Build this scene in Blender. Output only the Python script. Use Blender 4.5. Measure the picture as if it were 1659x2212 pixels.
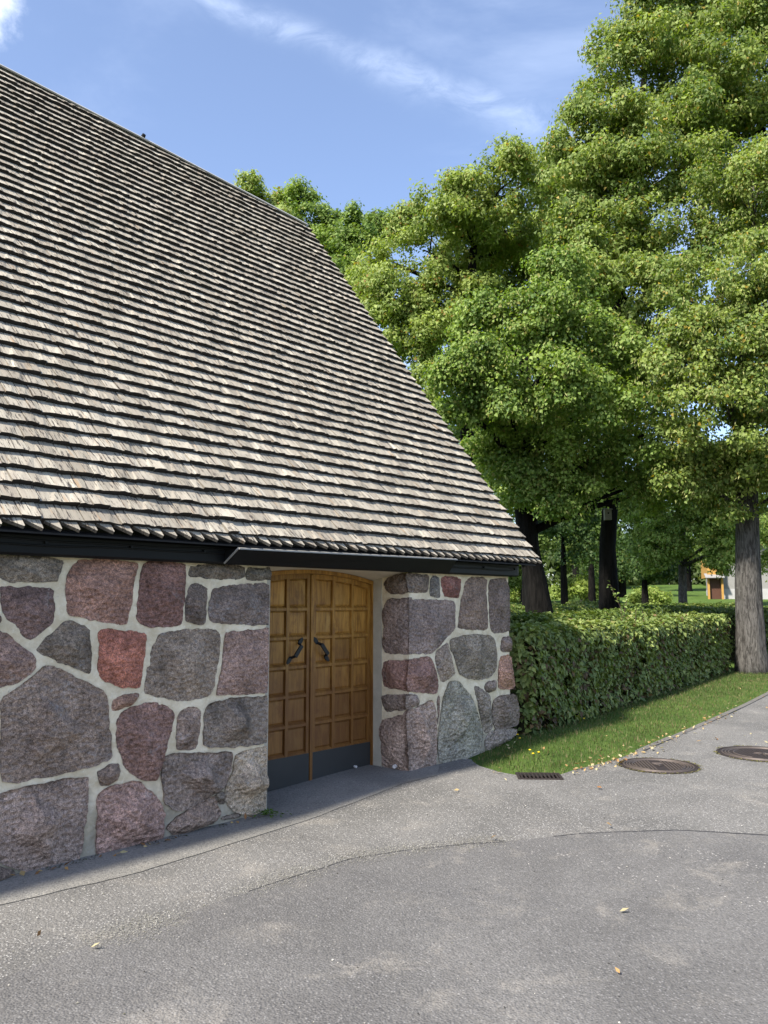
import bpy, bmesh, math, random
import numpy as np
from mathutils import Vector, Matrix, noise, geometry

random.seed(7)
RNG = np.random.default_rng(11)
for o in list(bpy.data.objects):
    bpy.data.objects.remove(o, do_unlink=True)
SC = bpy.context.scene
COL = SC.collection
rad = math.radians

# ---------------------------------------------------------------- camera
CAM_H, FPX, PITCH = 1.65, 1740.0, rad(6.4594)
cam_d = bpy.data.cameras.new('camera')
cam_d.sensor_fit = 'VERTICAL'
cam_d.sensor_height = 24.0
cam_d.lens = FPX / 2212.0 * 24.0
cam_d.clip_start, cam_d.clip_end = 0.05, 3000.0
cam = bpy.data.objects.new('camera', cam_d)
cam.location = (0, 0, CAM_H)
cam.rotation_euler = (rad(90) + PITCH, 0, 0)
COL.objects.link(cam)
SC.camera = cam


def ray(px, py):
    v = ((px - 829.5) / FPX, 1.0, -(py - 1106.0) / FPX)
    c, s = math.cos(PITCH), math.sin(PITCH)
    return Vector((v[0], v[1] * c - v[2] * s, v[1] * s + v[2] * c))


def at(px, py, d):
    """world point seen at that pixel of the photograph, d metres ahead"""
    r = ray(px, py)
    return Vector((0, 0, CAM_H)) + r * (d / r.y)


def proj(P):
    x, y, z = P[0], P[1], P[2] - CAM_H
    c, s = math.cos(PITCH), math.sin(PITCH)
    d = y * c + z * s
    return 829.5 + FPX * x / d, 1106.0 - FPX * (-y * s + z * c) / d


# ---------------------------------------------------------------- sun, sky, exposure
SUN_AZ = Vector((-0.702, -0.712, 0)).normalized()      # horizontal direction towards the sun
SUN_EL = rad(44)
SUN_STRENGTH, SKY_STRENGTH, EXPOSURE = 4.8, 0.135, 1.12
sun_d = bpy.data.lights.new('sun', 'SUN')
sun_d.energy = SUN_STRENGTH
sun_d.angle = rad(4.0)
sun_d.color = (1.0, 0.93, 0.82)
sun = bpy.data.objects.new('sun', sun_d)
to_sun = SUN_AZ * math.cos(SUN_EL) + Vector((0, 0, math.sin(SUN_EL)))
sun.rotation_euler = to_sun.to_track_quat('Z', 'Y').to_euler()
sun.location = (-30, -20, 40)
COL.objects.link(sun)

SC.view_settings.view_transform = 'Standard'
SC.view_settings.look = 'None'
SC.view_settings.gamma = 1.0
SC.view_settings.use_curve_mapping = False
SC.view_settings.exposure = EXPOSURE
SC.render.engine = 'CYCLES'
SC.cycles.use_denoising = True
SC.cycles.max_bounces = 8
SC.cycles.diffuse_bounces = 4
SC.cycles.transmission_bounces = 4
SC.cycles.transparent_max_bounces = 8
SC.cycles.caustics_reflective = False
SC.cycles.caustics_refractive = False


class NT:
    """tiny helper for node trees"""

    def __init__(self, tree):
        self.t = tree
        self.n = tree.nodes
        self.l = tree.links

    def node(self, typ, **kw):
        nd = self.n.new(typ)
        for k, v in kw.items():
            setattr(nd, k, v)
        return nd

    def put(self, sock, v):
        if v is None:
            return
        if hasattr(v, 'is_linked') or isinstance(v, bpy.types.NodeSocket):
            self.l.new(v, sock)
        else:
            if isinstance(v, (tuple, list)) and len(v) == 3 and sock.type == 'RGBA':
                v = (*v, 1)
            sock.default_value = v

    def math(self, op, a, b=None, c=None, clamp=False):
        nd = self.node('ShaderNodeMath', operation=op)
        nd.use_clamp = clamp
        for i, v in enumerate((a, b, c)):
            if v is not None:
                self.put(nd.inputs[i], v)
        return nd.outputs[0]

    def vmath(self, op, a, b=None):
        nd = self.node('ShaderNodeVectorMath', operation=op)
        self.put(nd.inputs[0], a)
        if b is not None:
            self.put(nd.inputs[1], b)
        return nd.outputs['Value'] if op in ('DOT_PRODUCT', 'LENGTH', 'DISTANCE') else nd.outputs[0]

    def noise(self, vec, scale, detail=4, rough=0.55, dist=0.0):
        nd = self.node('ShaderNodeTexNoise')
        self.put(nd.inputs['Vector'], vec)
        self.put(nd.inputs['Scale'], scale)
        nd.inputs['Detail'].default_value = detail
        nd.inputs['Roughness'].default_value = rough
        nd.inputs['Distortion'].default_value = dist
        return nd.outputs['Fac']

    def voronoi(self, vec, scale, out='Distance', feature='F1', randomness=1.0):
        nd = self.node('ShaderNodeTexVoronoi', feature=feature)
        self.put(nd.inputs['Vector'], vec)
        nd.inputs['Scale'].default_value = scale
        nd.inputs['Randomness'].default_value = randomness
        return nd.outputs[out]

    def ramp(self, fac, lo, hi, smooth=True):
        nd = self.node('ShaderNodeMapRange')
        nd.interpolation_type = 'SMOOTHSTEP' if smooth else 'LINEAR'
        self.put(nd.inputs['Value'], fac)
        nd.inputs['From Min'].default_value = lo
        nd.inputs['From Max'].default_value = hi
        return nd.outputs['Result']

    def mix(self, fac, a, b, blend='MIX'):
        nd = self.node('ShaderNodeMix', data_type='RGBA', blend_type=blend)
        self.put(nd.inputs[0], fac)
        self.put(nd.inputs[6], a)
        self.put(nd.inputs[7], b)
        return nd.outputs[2]

    def mapping(self, vec, scale=(1, 1, 1), loc=(0, 0, 0), rot=(0, 0, 0)):
        nd = self.node('ShaderNodeMapping')
        self.put(nd.inputs['Vector'], vec)
        nd.inputs['Scale'].default_value = scale
        nd.inputs['Location'].default_value = loc
        nd.inputs['Rotation'].default_value = rot
        return nd.outputs[0]

    def coord(self, what='Object'):
        return self.node('ShaderNodeTexCoord').outputs[what]

    def attr(self, name, out='Color'):
        return self.node('ShaderNodeAttribute', attribute_name=name).outputs[out]

    def bump(self, h, strength=0.5, dist=0.01, normal=None):
        nd = self.node('ShaderNodeBump')
        nd.inputs['Strength'].default_value = strength
        nd.inputs['Distance'].default_value = dist
        self.put(nd.inputs['Height'], h)
        if normal is not None:
            self.l.new(normal, nd.inputs['Normal'])
        return nd.outputs[0]


world = bpy.data.worlds.new('World')
SC.world = world
world.use_nodes = True
w = NT(world.node_tree)
w.n.clear()
sky = w.node('ShaderNodeTexSky', sky_type='NISHITA')
sky.sun_disc = False
sky.sun_elevation = SUN_EL
sky.sun_rotation = math.atan2(SUN_AZ.x, SUN_AZ.y)
sky.altitude = 50
sky.air_density = 1.0
sky.dust_density = 1.2
sky.ozone_density = 1.6
gen = w.vmath('NORMALIZE', w.coord('Generated'))
# thin cirrus: one long drawn-out streak and faint veils all over the dome
a_, b_ = ray(450, 0).normalized(), ray(1180, 285).normalized()
mid = (a_ + b_).normalized()
m_ = a_.cross(b_).normalized()
along = (b_ - a_).normalized()
warp = w.math('SUBTRACT', w.noise(gen, 5.0, 5, 0.6), 0.5)
t_al = w.vmath('DOT_PRODUCT', w.vmath('SUBTRACT', gen, tuple(mid)), tuple(along))
off = w.math('ADD', w.vmath('DOT_PRODUCT', gen, tuple(m_)), w.math('MULTIPLY', warp, 0.05))
off = w.math('ADD', off, w.math('MULTIPLY', t_al, w.math('MULTIPLY', t_al, 0.10)))
wid = w.math('MAXIMUM', w.math('MULTIPLY_ADD', t_al, 0.034, 0.017), 0.006)
q = w.math('DIVIDE', off, wid)
core = w.math('POWER', 2.718, w.math('MULTIPLY', w.math('MULTIPLY', q, q), -1.0))
fib = w.noise(w.mapping(gen, (9, 9, 20), rot=(0, rad(-25), 0)), 1.6, 7, 0.65, 0.6)
core = w.math('MULTIPLY', core, w.ramp(fib, 0.22, 0.85))
core = w.math('MULTIPLY', core, w.math('SUBTRACT', 1.0, w.ramp(w.math('ABSOLUTE', t_al), 0.30, 0.55)))
core = w.math('MULTIPLY', core, w.ramp(w.vmath('DOT_PRODUCT', gen, tuple(mid)), 0.5, 0.8))
veil = w.math('MULTIPLY', w.ramp(w.noise(w.mapping(gen, (1.5, 1.5, 4)), 1.7, 6, 0.6, 0.4), 0.42, 0.85), 0.22)
cdir = ray(-135, -50).normalized()
cd = w.math('ADD', w.vmath('DISTANCE', gen, tuple(cdir)), w.math('MULTIPLY', w.math('SUBTRACT', w.noise(gen, 22, 6, 0.6), 0.5), 0.06))
puff = w.math('SUBTRACT', 1.0, w.ramp(cd, 0.045, 0.078))
cl = w.math('MAXIMUM', w.math('MULTIPLY', core, 0.30), veil)
skyc = w.mix(1.0, sky.outputs[0], (0.90, 0.90, 0.97), 'MULTIPLY')
skyc = w.mix(0.04, skyc, (5.6, 6.0, 6.6))
skyc = w.mix(cl, skyc, (5.6, 6.3, 7.6))
skyc = w.mix(w.math('MULTIPLY', puff, 0.85), skyc, (6.6, 7.0, 7.6))
bg = w.node('ShaderNodeBackground')
w.put(bg.inputs['Color'], skyc)
bg.inputs['Strength'].default_value = SKY_STRENGTH
w.l.new(bg.outputs[0], w.node('ShaderNodeOutputWorld').inputs['Surface'])


# ---------------------------------------------------------------- materials
def srgb(r, g, b):
    f = lambda c: (c / 255 / 12.92) if c / 255 <= 0.04045 else ((c / 255 + 0.055) / 1.055) ** 2.4
    return f(r), f(g), f(b)


def new_mat(name):
    m = bpy.data.materials.new(name)
    m.use_nodes = True
    t = NT(m.node_tree)
    t.n.clear()
    return m, t


def finish(t, color, rough=0.8, normal=None, spec=0.35, metal=0.0):
    p = t.node('ShaderNodeBsdfPrincipled')
    t.put(p.inputs['Base Color'], color)
    t.put(p.inputs['Roughness'], rough)
    t.put(p.inputs['Specular IOR Level'], spec)
    t.put(p.inputs['Metallic'], metal)
    if normal is not None:
        t.l.new(normal, p.inputs['Normal'])
    t.l.new(p.outputs[0], t.node('ShaderNodeOutputMaterial').inputs['Surface'])
    return p


def mat_plain(name, c, rough=0.6, var=0.25, scale=8.0, metal=0.0, spec=0.35, bump=0.0, bscale=60):
    m, t = new_mat(name)
    co = t.coord()
    f = t.noise(co, scale, 5, 0.6)
    k = t.math('MULTIPLY_ADD', f, 2 * var, 1 - var)
    col = t.mix(1.0, (*c, 1), t.node('ShaderNodeCombineColor').outputs[0], 'MULTIPLY')
    comb = [n for n in t.n if n.bl_idname == 'ShaderNodeCombineColor'][0]
    for i in range(3):
        t.put(comb.inputs[i], k)
    nrm = t.bump(t.noise(co, bscale, 4, 0.6), bump, 0.01) if bump else None
    finish(t, col, rough, nrm, spec, metal)
    return m


def scale_col(t, col, k):
    comb = t.node('ShaderNodeCombineColor')
    for i in range(3):
        t.put(comb.inputs[i], k)
    return t.mix(1.0, col, comb.outputs[0], 'MULTIPLY')


M = {}


def build_materials():
    # rubble stone: the colour of each stone comes with the object
    m, t = new_mat('fieldstone')
    oi = t.node('ShaderNodeObjectInfo')
    sh = t.node('ShaderNodeCombineXYZ')
    for i, k in enumerate((31.0, 57.0, 83.0)):
        t.put(sh.inputs[i], t.math('MULTIPLY', oi.outputs['Random'], k))
    co = t.vmath('ADD', t.coord(), sh.outputs[0])
    big = t.noise(co, 4.5, 6, 0.62, 0.5)
    c = scale_col(t, oi.outputs['Color'], t.math('MULTIPLY_ADD', big, 2.3, -0.12))
    hue = t.ramp(t.noise(t.mapping(co, loc=(3, 9, 1)), 3.3, 5, 0.6, 0.8), 0.50, 0.72)
    c = t.mix(t.math('MULTIPLY', hue, 0.45), c, scale_col(t, oi.outputs['Color'], 1.0))
    c = t.mix(t.math('MULTIPLY', t.ramp(t.noise(t.mapping(co, loc=(7, 1, 4)), 5.0, 6, 0.65, 1.0), 0.58, 0.8), 0.35), c, (0.27, 0.15, 0.125))
    grain = t.noise(co, 150, 3, 0.7)
    c = t.mix(0.9, c, scale_col(t, c, t.math('MULTIPLY_ADD', grain, 4.2, -1.1)))
    med = t.noise(co, 42, 4, 0.7)
    c = t.mix(0.85, c, scale_col(t, c, t.math('MULTIPLY_ADD', med, 3.2, -0.6)))
    flk = t.ramp(t.voronoi(co, 85), 0.0, 0.16)
    c = t.mix(t.math('MULTIPLY', t.math('SUBTRACT', 1.0, flk), 0.30), c, (0.55, 0.50, 0.48))
    drk = t.ramp(t.voronoi(t.mapping(co, loc=(5, 5, 5)), 60), 0.0, 0.17)
    c = t.mix(t.math('MULTIPLY', t.math('SUBTRACT', 1.0, drk), 0.35), c, (0.05, 0.045, 0.045))
    lime = t.math('MULTIPLY', t.ramp(t.noise(t.mapping(co, loc=(1, 7, 2)), 3.0, 6, 0.7, 0.6), 0.55, 0.74), t.ramp(t.noise(co, 60, 4, 0.7), 0.42, 0.62))
    c = t.mix(t.math('MULTIPLY', lime, 0.7), c, (0.55, 0.54, 0.54))
    h = t.math('ADD', t.math('MULTIPLY_ADD', t.voronoi(t.mapping(co, (1, 1, 1.5)), 21), 1.5, t.math('MULTIPLY', med, 0.9)), t.math('ADD', t.math('MULTIPLY', grain, 0.25), t.math('MULTIPLY', t.noise(co, 18, 5, 0.65), 1.6)))
    finish(t, c, 0.82, t.bump(h, 1.0, 0.022), 0.3)
    M['stone'] = m

    m, t = new_mat('lime_mortar')
    co = t.coord()
    f = t.noise(co, 5, 6, 0.65, 0.4)
    c = t.mix(t.ramp(f, 0.35, 0.68), (0.66, 0.555, 0.385), (0.88, 0.77, 0.585))
    c = t.mix(t.math('MULTIPLY', t.ramp(t.noise(co, 38, 4, 0.7), 0.52, 0.72), 0.55), c, (0.90, 0.83, 0.70))
    c = t.mix(t.math('MULTIPLY', t.ramp(t.noise(t.mapping(co, loc=(3, 3, 3)), 70, 4, 0.7), 0.60, 0.74), 0.4), c, (0.30, 0.27, 0.22))
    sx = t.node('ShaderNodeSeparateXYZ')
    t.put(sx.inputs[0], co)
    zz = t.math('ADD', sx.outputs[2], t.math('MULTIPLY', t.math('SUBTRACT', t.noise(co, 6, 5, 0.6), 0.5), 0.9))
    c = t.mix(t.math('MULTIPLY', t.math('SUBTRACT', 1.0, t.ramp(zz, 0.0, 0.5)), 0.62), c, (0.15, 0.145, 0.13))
    finish(t, c, 0.95, t.bump(t.math('ADD', t.noise(co, 40, 6, 0.7), t.math('MULTIPLY', t.noise(co, 12, 3), 1.5)), 0.7, 0.015), 0.2)
    M['mortar'] = m

    # weathered split shingles
    m, t = new_mat('weathered_shingle')
    oi = t.node('ShaderNodeObjectInfo')
    at_ = t.attr('tint')
    sep = t.node('ShaderNodeSeparateColor')
    t.put(sep.inputs[0], at_)
    sh = t.node('ShaderNodeCombineXYZ')
    t.put(sh.inputs[0], t.math('MULTIPLY_ADD', sep.outputs[1], 13.0, t.math('MULTIPLY', oi.outputs['Random'], 37.0)))
    t.put(sh.inputs[1], t.math('MULTIPLY', sep.outputs[2], 9.0))
    co = t.vmath('ADD', t.coord(), sh.outputs[0])
    st = t.noise(t.mapping(co, (75, 3.2, 30)), 1.0, 5, 0.65, 0.35)
    st2 = t.noise(t.mapping(co, (28, 1.4, 10), loc=(4, 0, 0)), 1.0, 4, 0.6, 0.3)
    var = t.math('FRACT', t.math('MULTIPLY_ADD', oi.outputs['Random'], 5.3, sep.outputs[0]))
    base = t.mix(var, (0.235, 0.21, 0.166), (0.45, 0.410, 0.330))
    base = t.mix(t.ramp(st2, 0.42, 0.75), base, (0.29, 0.25, 0.20))
    base = t.mix(t.math('MULTIPLY', t.ramp(t.noise(t.mapping(co, (20, 2, 5), loc=(9, 3, 0)), 1.0, 4, 0.6), 0.60, 0.74), 0.65), base, (0.36, 0.225, 0.115))
    base = t.mix(t.math('MULTIPLY', t.ramp(st, 0.53, 0.62), 0.92), base, (0.035, 0.029, 0.027))
    base = t.mix(t.math('MULTIPLY', t.ramp(t.noise(t.mapping(co, (16, 2.5, 5), loc=(2, 8, 0)), 1.0, 4, 0.6), 0.64, 0.76), 0.8), base, (0.065, 0.065, 0.078))
    butt = t.attr('butt', 'Fac')
    base = t.mix(butt, base, (0.030, 0.025, 0.022))      # butt ends near black, sides partly so
    finish(t, base, 0.85, t.bump(t.math('ADD', st, t.math('MULTIPLY', st2, 0.7)), 0.6, 0.006), 0.25)
    M['shingle'] = m

    # oak of the doors
    m, t = new_mat('varnished_oak')
    oi = t.node('ShaderNodeObjectInfo')
    sh = t.node('ShaderNodeCombineXYZ')
    for i, k in enumerate((17.0, 5.0, 29.0)):
        t.put(sh.inputs[i], t.math('MULTIPLY', oi.outputs['Random'], k))
    co = t.vmath('ADD', t.coord(), sh.outputs[0])
    ring = t.noise(t.mapping(co, (26, 10, 2.0)), 1.0, 5, 0.6, 1.2)
    fine = t.noise(t.mapping(co, (160, 60, 5)), 1.0, 4, 0.65, 0.2)
    c = t.mix(t.ramp(ring, 0.3, 0.7), (0.26, 0.120, 0.021), (0.52, 0.275, 0.060))
    c = scale_col(t, c, t.math('MULTIPLY_ADD', oi.outputs['Random'], 0.55, 0.68))
    c = t.mix(t.math('MULTIPLY', t.ramp(fine, 0.48, 0.72), 0.55), c, (0.12, 0.052, 0.013))
    worn = t.ramp(t.noise(t.mapping(co, (9, 4, 3), loc=(3, 0, 5)), 1.0, 5, 0.6, 0.6), 0.52, 0.75)
    c = t.mix(t.math('MULTIPLY', worn, 0.60), c, (0.54, 0.33, 0.10))
    c = t.mix(t.math('MULTIPLY', t.ramp(t.noise(t.mapping(co, (7, 4, 5), loc=(8, 2, 1)), 1.0, 5, 0.65, 0.5), 0.50, 0.70), 0.62), c, (0.125, 0.050, 0.014))
    # darker red-brown towards the bottom, with an uneven edge
    wz = t.node('ShaderNodeSeparateXYZ')
    t.put(wz.inputs[0], t.node('ShaderNodeNewGeometry').outputs['Position'])
    gz = t.math('ADD', wz.outputs[2], t.math('MULTIPLY', t.math('SUBTRACT', t.noise(t.mapping(co, (5, 5, 2.2)), 1.0, 4, 0.6), 0.5), 0.8))
    c = t.mix(t.math('MULTIPLY', t.math('SUBTRACT', 1.0, t.ramp(gz, 0.55, 1.7)), 0.72), c, (0.125, 0.045, 0.014))
    finish(t, c, 0.5, t.bump(t.math('ADD', fine, ring), 0.25, 0.004), 0.4)
    M['oak'] = m

    # ground
    def asphalt(name, lo, hi, stone, s_amt, seedloc, dusty):
        m, t = new_mat(name)
        co = t.mapping(t.coord(), loc=seedloc)
        f = t.noise(co, 0.75, 6, 0.6, 0.5)
        c = t.mix(t.ramp(f, 0.34, 0.66), lo, hi)
        f2 = t.noise(t.mapping(co, loc=(9, 4, 0)), 2.3, 6, 0.65, 0.4)
        c = t.mix(t.math('MULTIPLY', t.ramp(f2, 0.52, 0.74), dusty), c, (0.30, 0.275, 0.235))
        f3 = t.noise(t.mapping(co, loc=(2, 14, 0)), 1.1, 5, 0.6, 0.6)
        c = t.mix(t.math('MULTIPLY', t.ramp(f3, 0.55, 0.78), 0.4), c, (0.085, 0.085, 0.088))
        v = t.voronoi(co, 82)
        vc = t.voronoi(co, 82, 'Color')
        sp = t.node('ShaderNodeSeparateColor')
        t.put(sp.inputs[0], vc)
        grit = t.math('MULTIPLY', t.ramp(sp.outputs[0], 0.45, 0.95), t.math('SUBTRACT', 1.0, t.ramp(v, 0.25, 0.5)))
        dark = t.math('MULTIPLY', t.ramp(sp.outputs[1], 0.5, 0.95), t.math('SUBTRACT', 1.0, t.ramp(v, 0.3, 0.55)))
        c = t.mix(t.math('MULTIPLY', grit, s_amt), c, stone)
        c = t.mix(t.math('MULTIPLY', dark, 0.62), c, (0.05, 0.05, 0.052))
        v2 = t.voronoi(t.mapping(co, loc=(1, 2, 3)), 38)
        spx = t.node('ShaderNodeSeparateColor')
        t.put(spx.inputs[0], t.voronoi(t.mapping(co, loc=(1, 2, 3)), 38, 'Color'))
        c = t.mix(t.math('MULTIPLY', t.math('MULTIPLY', t.ramp(spx.outputs[2], 0.82, 0.95), t.math('SUBTRACT', 1.0, t.ramp(v2, 0.12, 0.28))), 0.75), c, (0.46, 0.44, 0.41))
        c = scale_col(t, c, t.math('MULTIPLY_ADD', t.noise(co, 60, 3, 0.7), 1.3, 0.35))
        h = t.math('ADD', t.math('MULTIPLY', t.math('SUBTRACT', 1.0, v), 0.7), t.math('MULTIPLY', t.noise(co, 25, 5, 0.7), 1.2))
        finish(t, c, 0.9, t.bump(h, 0.8, 0.008), 0.3)
        M[name] = m

    asphalt('worn_asphalt', (0.108, 0.105, 0.098), (0.153, 0.148, 0.138), (0.40, 0.39, 0.37), 0.95, (0, 0, 0), 0.35)
    asphalt('patch_asphalt', (0.100, 0.097, 0.093), (0.134, 0.130, 0.124), (0.25, 0.245, 0.24), 0.7, (21, 7, 0), 0.45)
    asphalt('apron_asphalt', (0.165, 0.160, 0.146), (0.225, 0.218, 0.20), (0.34, 0.33, 0.31), 0.25, (4, 31, 0), 0.25)

    m, t = new_mat('soil_and_turf')
    co = t.coord()
    f = t.noise(co, 1.7, 6, 0.65, 0.3)
    c = t.mix(t.ramp(f, 0.35, 0.7), (0.055, 0.10, 0.020), (0.095, 0.15, 0.032))
    c = t.mix(t.math('MULTIPLY', t.ramp(t.noise(co, 5, 5, 0.7), 0.56, 0.72), 0.6), c, (0.11, 0.085, 0.045))
    c = scale_col(t, c, t.math('MULTIPLY_ADD', t.noise(co, 90, 3, 0.7), 1.2, 0.4))
    finish(t, c, 0.95, t.bump(t.noise(co, 60, 4, 0.7), 0.8, 0.03), 0.1)
    M['turf'] = m

    # leaves: the colour of each leaf is stored on the mesh
    def leaf_mat(name, trans, rough):
        m, t = new_mat(name)
        c = t.attr('leaf_colour')
        p = t.node('ShaderNodeBsdfPrincipled')
        t.put(p.inputs['Base Color'], c)
        p.inputs['Roughness'].default_value = rough
        p.inputs['Specular IOR Level'].default_value = 0.28
        tr = t.node('ShaderNodeBsdfTranslucent')
        t.put(tr.inputs['Color'], t.mix(1.0, c, (1.5, 1.6, 0.5), 'MULTIPLY'))
        mx = t.node('ShaderNodeMixShader')
        mx.inputs[0].default_value = trans
        t.l.new(p.outputs[0], mx.inputs[1])
        t.l.new(tr.outputs[0], mx.inputs[2])
        t.l.new(mx.outputs[0], t.node('ShaderNodeOutputMaterial').inputs['Surface'])
        M[name] = m

    leaf_mat('leaves', 0.38, 0.55)
    leaf_mat('hedge_leaves', 0.25, 0.5)
    leaf_mat('blades', 0.3, 0.7)
    leaf_mat('dry_leaves', 0.2, 0.8)

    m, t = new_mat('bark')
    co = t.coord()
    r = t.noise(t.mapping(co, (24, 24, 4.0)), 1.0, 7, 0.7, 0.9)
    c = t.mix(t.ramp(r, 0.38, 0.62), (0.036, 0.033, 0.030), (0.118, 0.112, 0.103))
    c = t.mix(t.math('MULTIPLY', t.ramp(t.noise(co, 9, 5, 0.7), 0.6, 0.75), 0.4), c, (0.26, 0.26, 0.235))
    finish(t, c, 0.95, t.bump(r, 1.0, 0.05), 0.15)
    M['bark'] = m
    m, t = new_mat('shaded_bark')  # trunks under the crowns: their shade is put into this colour
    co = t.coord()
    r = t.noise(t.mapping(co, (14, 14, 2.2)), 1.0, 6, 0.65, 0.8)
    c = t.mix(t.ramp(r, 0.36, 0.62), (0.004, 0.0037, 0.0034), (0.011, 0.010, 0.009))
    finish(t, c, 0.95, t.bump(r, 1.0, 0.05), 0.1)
    M['shaded_bark'] = m

    M['black'] = mat_plain('black_paint', (0.0065, 0.007, 0.0075), 0.5, 0.35, 5, 0, 0.2)
    M['black_wood'] = mat_plain('tarred_boards', (0.014, 0.013, 0.013), 0.7, 0.4, 9)
    M['zinc'] = mat_plain('bare_zinc_edge', (0.27, 0.265, 0.25), 0.5, 0.35, 14, 0.2)
    M['grey_metal'] = mat_plain('grey_flashing', (0.40, 0.40, 0.40), 0.55, 0.25, 6, 0.1)
    M['kick'] = mat_plain('slate_painted_steel', (0.036, 0.037, 0.037), 0.5, 0.22, 5, 0.0, 0.4, 0.05)
    M['iron'] = mat_plain('wrought_iron', (0.016, 0.019, 0.023), 0.4, 0.3, 25, 0.3)
    M['plaster'] = mat_plain('white_plaster', (0.64, 0.585, 0.47), 0.95, 0.22, 6, 0, 0.1, 0.35, 45)
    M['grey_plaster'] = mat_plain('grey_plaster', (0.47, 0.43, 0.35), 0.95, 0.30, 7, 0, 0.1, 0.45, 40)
    M['rust'] = mat_plain('cast_iron_brown', (0.032, 0.025, 0.023), 0.7, 0.45, 18, 0.2, 0.3, 0.4, 120)
    M['rust_edge'] = mat_plain('worn_cast_iron', (0.10, 0.082, 0.072), 0.55, 0.4, 22, 0.3, 0.3)
    M['hole'] = mat_plain('opening_black', (0.006, 0.006, 0.006), 0.9, 0.3)  # near black, painted in for the darkness inside openings
    M['crack'] = mat_plain('bitumen_seam', (0.030, 0.030, 0.032), 0.8, 0.5, 9)
    M['kerbstone'] = mat_plain('granite_kerb', (0.13, 0.125, 0.115), 0.9, 0.4, 20, 0, 0.2, 0.5, 60)
    M['pvc'] = mat_plain('white_plastic', (0.72, 0.70, 0.68), 0.4, 0.1)
    M['ochre'] = mat_plain('ochre_render', (0.36, 0.205, 0.055), 0.9, 0.15, 3)
    M['brown'] = mat_plain('brown_paint', (0.07, 0.03, 0.018), 0.6, 0.2)
    M['greywall'] = mat_plain('pale_grey_boards', (0.22, 0.217, 0.21), 0.9, 0.15, 3)
    M['plinth'] = mat_plain('grey_plinth', (0.33, 0.33, 0.33), 0.9, 0.15, 3)
    M['tile'] = mat_plain('roof_tile', (0.23, 0.085, 0.05), 0.9, 0.3, 9)
    M['twig'] = mat_plain('brown_twigs', (0.060, 0.042, 0.028), 0.9, 0.4, 30)
    M['core'] = mat_plain('hedge_core_shade', (0.020, 0.020, 0.011), 1.0, 0.5, 40, 0, 0.05, 0.8, 80)  # near black stands for the shade inside the hedge
    M['box'] = mat_plain('weathered_box_board', (0.22, 0.20, 0.17), 0.9, 0.3, 12)
    M['petal'] = mat_plain('yellow_petals', (0.75, 0.52, 0.02), 0.7, 0.1)
    M['glass'] = mat_plain('dark_glass', (0.03, 0.035, 0.04), 0.1, 0.1)


build_materials()


# ---------------------------------------------------------------- mesh helpers
class MB:
    def __init__(self):
        self.v, self.f = [], []

    def add(self, vs, fs):
        n = len(self.v)
        self.v += [tuple(p) for p in vs]
        self.f += [tuple(i + n for i in f) for f in fs]

    def box(self, x0, x1, y0, y1, z0, z1):
        self.add([(x0, y0, z0), (x1, y0, z0), (x1, y1, z0), (x0, y1, z0), (x0, y0, z1), (x1, y0, z1), (x1, y1, z1), (x0, y1, z1)],
                 [(0, 3, 2, 1), (4, 5, 6, 7), (0, 1, 5, 4), (1, 2, 6, 5), (2, 3, 7, 6), (3, 0, 4, 7)])

    def hexa(self, p):
        self.add(p, [(0, 3, 2, 1), (4, 5, 6, 7), (0, 1, 5, 4), (1, 2, 6, 5), (2, 3, 7, 6), (3, 0, 4, 7)])

    def prism(self, pts, vec):
        """planar polygon pushed along vec"""
        n = len(pts)
        vec = Vector(vec)
        vs = [Vector(p) for p in pts] + [Vector(p) + vec for p in pts]
        fs = [tuple(range(n)), tuple(range(2 * n - 1, n - 1, -1))]
        fs += [(i, i + n, (i + 1) % n + n, (i + 1) % n) for i in range(n)]
        self.add(vs, fs)

    def tube(self, pts, rads, n=8, rough=0.0, caps=True, seed=0.0):
        pts = [Vector(p) for p in pts]
        up = Vector((0.13, 0.97, 0.2))
        rings = []
        for i, p in enumerate(pts):
            d = (pts[min(i + 1, len(pts) - 1)] - pts[max(i - 1, 0)]).normalized()
            a = d.cross(up)
            if a.length < 1e-3:
                a = d.cross(Vector((1, 0, 0)))
            a.normalize()
            b = d.cross(a)
            ring = []
            for k in range(n):
                th = 2 * math.pi * k / n
                r = rads[i]
                if rough:
                    r *= 1 + rough * (noise.noise(Vector((math.cos(th) * 3 + seed, math.sin(th) * 3, p.z * 0.7))) + 0.5 * noise.noise(Vector((math.cos(th) * 7 + seed, math.sin(th) * 7, p.z * 2.2))))
                ring.append(p + (a * math.cos(th) + b * math.sin(th)) * r)
            rings.append(ring)
        vs = [q for r in rings for q in r]
        fs = []
        for i in range(len(pts) - 1):
            for k in range(n):
                fs.append((i * n + k, i * n + (k + 1) % n, (i + 1) * n + (k + 1) % n, (i + 1) * n + k))
        if caps:
            fs.append(tuple(range(n - 1, -1, -1)))
            fs.append(tuple((len(pts) - 1) * n + k for k in range(n)))
        self.add(vs, fs)

    def lathe(self, prof, n=32, c=(0, 0, 0)):
        vs, fs = [], []
        for r, z in prof:
            for k in range(n):
                th = 2 * math.pi * k / n
                vs.append((c[0] + r * math.cos(th), c[1] + r * math.sin(th), c[2] + z))
        for i in range(len(prof) - 1):
            for k in range(n):
                fs.append((i * n + k, i * n + (k + 1) % n, (i + 1) * n + (k + 1) % n, (i + 1) * n + k))
        self.add(vs, fs)

    def build(self, name, mat, parent=None, smooth=False, loc=None):
        me = bpy.data.meshes.new(name)
        me.from_pydata(self.v, [], self.f)
        me.update()
        return link(name, me, mat, parent, smooth, loc)


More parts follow.
